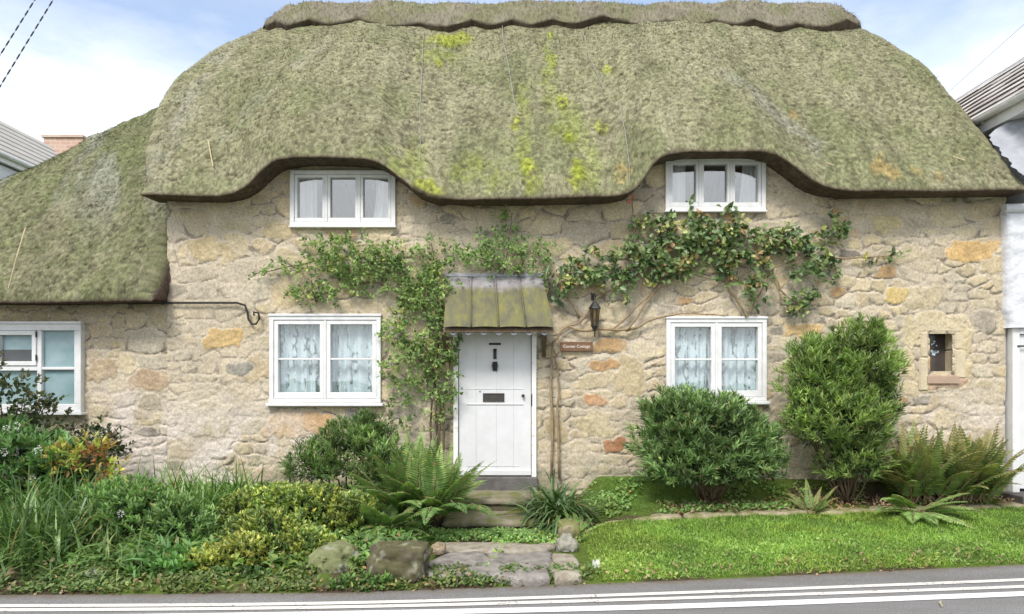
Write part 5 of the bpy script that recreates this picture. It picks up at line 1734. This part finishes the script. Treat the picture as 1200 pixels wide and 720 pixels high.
rock('stone', 'little brown stone wedged between the big dark boulder and flagstones', 514, 643, 9, 8, 6.6, .08, (.28, .21, .14), .2, 38)
rock('stone', 'tiny pale stone on the verge beneath the mossy boulder', 310, 686, 9, 6, 5.9, .07, (.36, .33, .28), .2, 41)
rock('stone', 'tiny orange-brown stone in the weeds below the flagstone edge', 501, 687, 7, 6, 5.85, .05, (.34, .22, .13), .1, 45)

M['flag'] = m_plain('grey_flagstone', (.30, .275, .25), (.13, .115, .10), 9, .9, .2, 26, .03, detail=10)
M['flagpale'] = m_plain('pale_flagstone', (.38, .345, .28), (.19, .155, .11), 10, .9, .2, 26, .03, detail=10)


def flag(name, label, quad_px, th, mat, seed):
    cs = []; zt = []
    for (px, py, d) in quad_px:
        q = P(px, py, d); cs.append((q.x, q.y)); zt.append(q.z)
    o = rough_slab(name, cs, tuple(zt), th, mat, seed, rnd=.015)
    return tag(o, label, 'paving', 'flagstones in front of the steps')


def dz_for(py, z):        # depth at which height z appears on row py
    return FPX * (CAMH - z) / (py - HZ)


zf = .085
flag('flagstone', 'widest dark grey flagstone, next to the big dark boulder', [(490, 672, dz_for(672, zf)), (608, 674, dz_for(674, zf)), (568, 645, dz_for(645, zf)), (522, 645, dz_for(645, zf))], .08, M['flag'], 4)
flag('flagstone', 'middle grey-brown flagstone between the widest one and the pale one', [(609, 674, dz_for(674, zf)), (645, 673, dz_for(673, zf)), (640, 647, dz_for(647, zf)), (572, 646, dz_for(646, zf))], .08, M['flag'], 12)
flag('flagstone', 'pale lumpy flagstone at the lawn end', [(646, 674, dz_for(674, zf)), (681, 671, dz_for(671, zf)), (672, 649, dz_for(649, zf)), (643, 648, dz_for(648, zf))], .08, M['flagpale'], 17)
flag('flagstone', 'thin pale strip of paving behind the dark flagstones', [(520, 644, dz_for(644, zf)), (640, 645, dz_for(645, zf)), (648, 636, dz_for(636, zf)), (518, 635, dz_for(635, zf))], .06, M['flagpale'], 25)

# stone edging along the bed
M['edging'] = m_plain('mossy_edging', (.34, .29, .20), (.16, .16, .06), 5, .9, .15, 35, .01, stops=(.4, .64))
xs_ = [1.0, 1.9, 2.55, 3.5, 4.2, 5.1, 5.9, 6.6]
for k, (a, b) in enumerate(zip(xs_, xs_[1:])):
    ya, yb = edging_d(a) - CAMD, edging_d(b) - CAMD
    w = .14 if k < 5 else .3
    za, zb = (float(ground_z(np.array([x]), np.array([edging_d(x)]), False)[0]) + .03 for x in (a, b))
    o = rough_slab('edging_stone', [(a + .02, ya - .06), (b - .02, yb - .06), (b - .02, yb + w), (a + .02, ya + w)], (za, zb, zb, za), .12, M['edging'], 60 + k, rnd=.012, nsub=14)
    tag(o, ['mossy edging stone nearest the strap clump', 'edging stone second from the strap clump', 'edging stone in front of the round shrub', 'edging stone under the small thin fern', 'edging stone in front of the tall shrub', 'edging stone in front of the russet fern', 'broad pale edging slab beside the white neighbour doorway'][k], 'edging stone', 'edging stones between lawn and bed')

# ------------------------------------------------------------------ grass and ground cover (uncountable)
def cover(name, n, xr, df, pal, L, W, bend, lean, seg=3, dens=None, mat='leaf', kindleaf=False, dead=.02):
    x = RS.uniform(xr[0], xr[1], n); d0, d1 = df(x); d = d0 + (d1 - d0) * RS.rand(n)
    if dens is not None:
        k = RS.rand(n) < dens(x, d)
        x, d = x[k], d[k]
    n = len(x)
    p = np.stack([x, d - CAMD, ground_z(x, d) - .004], 1)
    col = lerpc(pal, n) * (.75 + .5 * RS.rand(n, 1))
    pt = fbm(x * 2.5, d * 2.5, seed=71)[:, None]
    col = col * (.5 + 1.0 * pt) * np.where(fbm(x * 1.1, d * 1.6, seed=79)[:, None] > .55, np.array([1.15, 1.0, .9]), 1.0)
    q = RS.rand(n) < dead
    col[q] = np.array([.14, .11, .05])
    B = Leaves(name)
    if kindleaf:
        a = RS.rand(n) * 6.283
        ax = np.stack([np.cos(a), np.sin(a) - .3, .3 + .8 * RS.rand(n)], 1)
        p[:, 2] += RS.rand(n) * L[1] * .8
        B.leaf(p, ax, np.array([0, -.4, 1.0]) + RS.randn(n, 3) * .3, RS.uniform(L[0], L[1], n), W * (.6 + .8 * RS.rand(n)), col)
    else:
        dd = RS.randn(n, 3) * np.array([lean, lean, 0]) + np.array([0, 0, 1])
        B.blade(p, dd, RS.uniform(L[0], L[1], n), W * (.7 + .6 * RS.rand(n)), col, RS.uniform(bend[0], bend[1], n), seg)
    return tag(link(name, B.mesh(name), M[mat]), kind='stuff')


LAWN = [(.07, .14, .012), (.10, .19, .016), (.145, .235, .028)]
cover('lawn_grass', 130000, (.72, 7.2), lambda x: (road_edge(x) + .05, edging_d(x) - .05), LAWN, (.025, .06), .006, (.4, 2.2), .6, dens=lambda x, d: .35 + .65 * sst(.35, .5, fbm(x * 5, d * 5, seed=73)) * sst(.72, 1.05, x + .12 * fbm(x * 4, d * 4, seed=2)))
cover('lawn_weeds', 10000, (.75, 7.2), lambda x: (road_edge(x) + .03, road_edge(x) + 1.3), [(.06, .115, .018), (.085, .15, .022), (.13, .19, .04)], (.02, .045), .017, None, 0, kindleaf=True, dens=lambda x, d: sst(1.2, .0, (d - road_edge(x)) + (fbm(x * 5, d * 5, seed=74) - .5) * .5) * (.3 + .7 * sst(.35, .55, fbm(x * 3, d * 3, seed=75))))
cover('verge_weeds', 13000, (-7.5, .75), lambda x: (road_edge(x) + .02, road_edge(x) + .42), [(.03, .06, .014), (.05, .09, .02), (.085, .125, .034)], (.025, .06), .022, None, 0, kindleaf=True, dens=lambda x, d: sst(.28, .55, fbm(x * 4, d * 4, seed=76)), dead=.04)
cover('path_weeds', 6000, (-.85, .75), lambda x: (7.15 + 0 * x, 7.72 + 0 * x), [(.05, .12, .02), (.09, .18, .035), (.13, .22, .06)], (.02, .045), .022, None, 0, kindleaf=True, dens=lambda x, d: .25 + .75 * sst(.40, .55, fbm(x * 4, d * 4, seed=77)))
cover('bed_weeds', 15000, (.75, 6.4), lambda x: (edging_d(x) + .08, 8.9 + 0 * x), [(.045, .11, .02), (.08, .16, .03), (.12, .2, .05)], (.03, .065), .026, None, 0, kindleaf=True, dens=lambda x, d: sst(.48, .60, fbm(x * 2.6, d * 2.6, seed=78)) * (1 - .7 * sst(8.25, 8.5, d)))
cover('bank_moss', 32000, (.55, 3.4), lambda x: (8.1 + 0 * x, 8.95 + 0 * x), [(.06, .12, .018), (.10, .18, .025)], (.012, .03), .006, (.2, 1.2), .8, dens=lambda x, d: 1 - sst(2.2, 3.3, x) + 0 * d)
cover('bank_undergrowth', 26000, (-8.5, -.9), lambda x: (road_edge(x) + .35, 8.85 + 0 * x), [(.03, .07, .014), (.055, .12, .022), (.09, .16, .03)], (.05, .11), .035, None, 0, kindleaf=True)
cover('joint_weeds', 1500, (-.95, .6), lambda x: (6.1 + 0 * x, 7.1 + 0 * x), [(.07, .16, .025), (.12, .22, .04)], (.03, .06), .02, None, 0, kindleaf=True, dens=lambda x, d: .9 * ((np.abs(x + .26 + (7 - d) * .18 - .18) < .05) | (np.hypot(x + .13, d - 6.95) < .13)))
cover('leaf_litter', 520, (-7.5, 6.2), lambda x: (road_edge(x) - .02, road_edge(x) + .3), [(.13, .09, .045), (.20, .15, .085), (.09, .055, .03)], (.025, .05), .022, None, 0, kindleaf=True, dead=0)
cover('bed_litter', 900, (1.8, 6.2), lambda x: (edging_d(x) + .02, edging_d(x) + .45), [(.14, .08, .045), (.20, .14, .085), (.09, .05, .03)], (.03, .06), .024, None, 0, kindleaf=True, dead=0)

# single white petal on the verge, twig on the road
B = Leaves()
q = np.array([tuple(P(698, 668, 6.15))]); q[:, 2] += .0
B.leaf(np.repeat(q, 3, 0), np.array([[.1, -.2, 1.0], [-.25, -.3, 1], [.3, -.1, 1]]), np.array([[0, -1.0, .3]] * 3), .10, .045, np.array([[.85, .85, .82]] * 3))
tag(link('white_petal', B.mesh('white_petal'), M['leaf']), 'single white petal standing in the weeds at the lawn corner', 'petal')
bm = BM(); a = P(1104, 712, 5.27); bm.tube([(a.x, a.y, .016), (a.x + .025, a.y + .07, .022), (a.x + .06, a.y + .11, .016)], .006, 6)
tag(bm.done('twig', M['straw']), 'pale curved twig lying on the road at lower right', 'twig')

# ------------------------------------------------------------------ light, sky, camera
SUN_EL, SUN_AZ = math.radians(48), math.radians(200)      # azimuth clockwise from +Y (away from camera)
w = bpy.data.worlds.new('World'); scene.world = w; w.use_nodes = True
nt = w.node_tree
bg = nt.nodes['Background']
sky = nt.nodes.new('ShaderNodeTexSky'); sky.sky_type = 'NISHITA'; sky.sun_disc = False
sky.sun_elevation = SUN_EL; sky.sun_rotation = SUN_AZ
sky.air_density = 1.0; sky.dust_density = 1.2; sky.ozone_density = 1.5
tc = nt.nodes.new('ShaderNodeTexCoord')
sp = nt.nodes.new('ShaderNodeSeparateXYZ'); nt.links.new(tc.outputs['Generated'], sp.inputs[0])
dv = nt.nodes.new('ShaderNodeMapping'); dv.inputs['Scale'].default_value = (1.6, 1.6, 4.0); dv.inputs['Location'].default_value = (.35, .2, .0)
nt.links.new(tc.outputs['Generated'], dv.inputs['Vector'])
nz_ = nt.nodes.new('ShaderNodeTexNoise'); nz_.inputs['Scale'].default_value = 1.7; nz_.inputs['Detail'].default_value = 7; nz_.inputs['Roughness'].default_value = .6
nt.links.new(dv.outputs['Vector'], nz_.inputs['Vector'])
def mth(op, a, b=None):
    n = nt.nodes.new('ShaderNodeMath'); n.operation = op
    for i, v in enumerate((a, b)):
        if v is None: continue
        if hasattr(v, 'is_linked'): nt.links.new(v, n.inputs[i])
        else: n.inputs[i].default_value = v
    return n.outputs[0]


# thin white cloud low over the horizon, thinning to blue, unseen cloud added overhead to soften the light
hgt_ = mth('ADD', sp.outputs['Z'], mth('MULTIPLY', mth('SUBTRACT', nz_.outputs['Fac'], .5), -.34))
r = ramp(nt, hgt_, [(.22, (1, 1, 1)), (.30, (.78,) * 3), (.36, (.42,) * 3), (.43, (.16,) * 3), (.52, (.3,) * 3), (.62, (.8,) * 3), (.8, (.95,) * 3)])
CLOUD = (6.1, 6.2, 6.4)
cl = mixc(nt, sky.outputs['Color'], CLOUD, r.outputs['Color'])
nt.links.new(cl, bg.inputs['Color'])
bg.inputs['Strength'].default_value = .10

sl = bpy.data.lights.new('sun', 'SUN'); sl.energy = 1.5; sl.angle = math.radians(18); sl.color = (1, .96, .90)
so = bpy.data.objects.new('sun', sl); COL.objects.link(so)
sd = Vector((math.sin(SUN_AZ) * math.cos(SUN_EL), math.cos(SUN_AZ) * math.cos(SUN_EL), math.sin(SUN_EL)))
so.rotation_euler = sd.to_track_quat('Z', 'Y').to_euler()
so.location = (0, -8, 12)

cam = bpy.data.cameras.new('camera'); co = bpy.data.objects.new('camera', cam); COL.objects.link(co)
cam.sensor_width = 36; cam.lens = 36 * FPX / 1200; cam.shift_y = (HZ - 360) / 1200
co.location = (0, -CAMD, CAMH); co.rotation_euler = (math.radians(90), 0, 0)
cam.clip_start = .1; cam.clip_end = 1500
scene.camera = co
scene.view_settings.view_transform = 'Standard'; scene.view_settings.look = 'None'
scene.view_settings.exposure = 1.3; scene.view_settings.gamma = 1
scene.view_settings.use_curve_mapping = False
scene.render.resolution_x, scene.render.resolution_y = 1024, 614
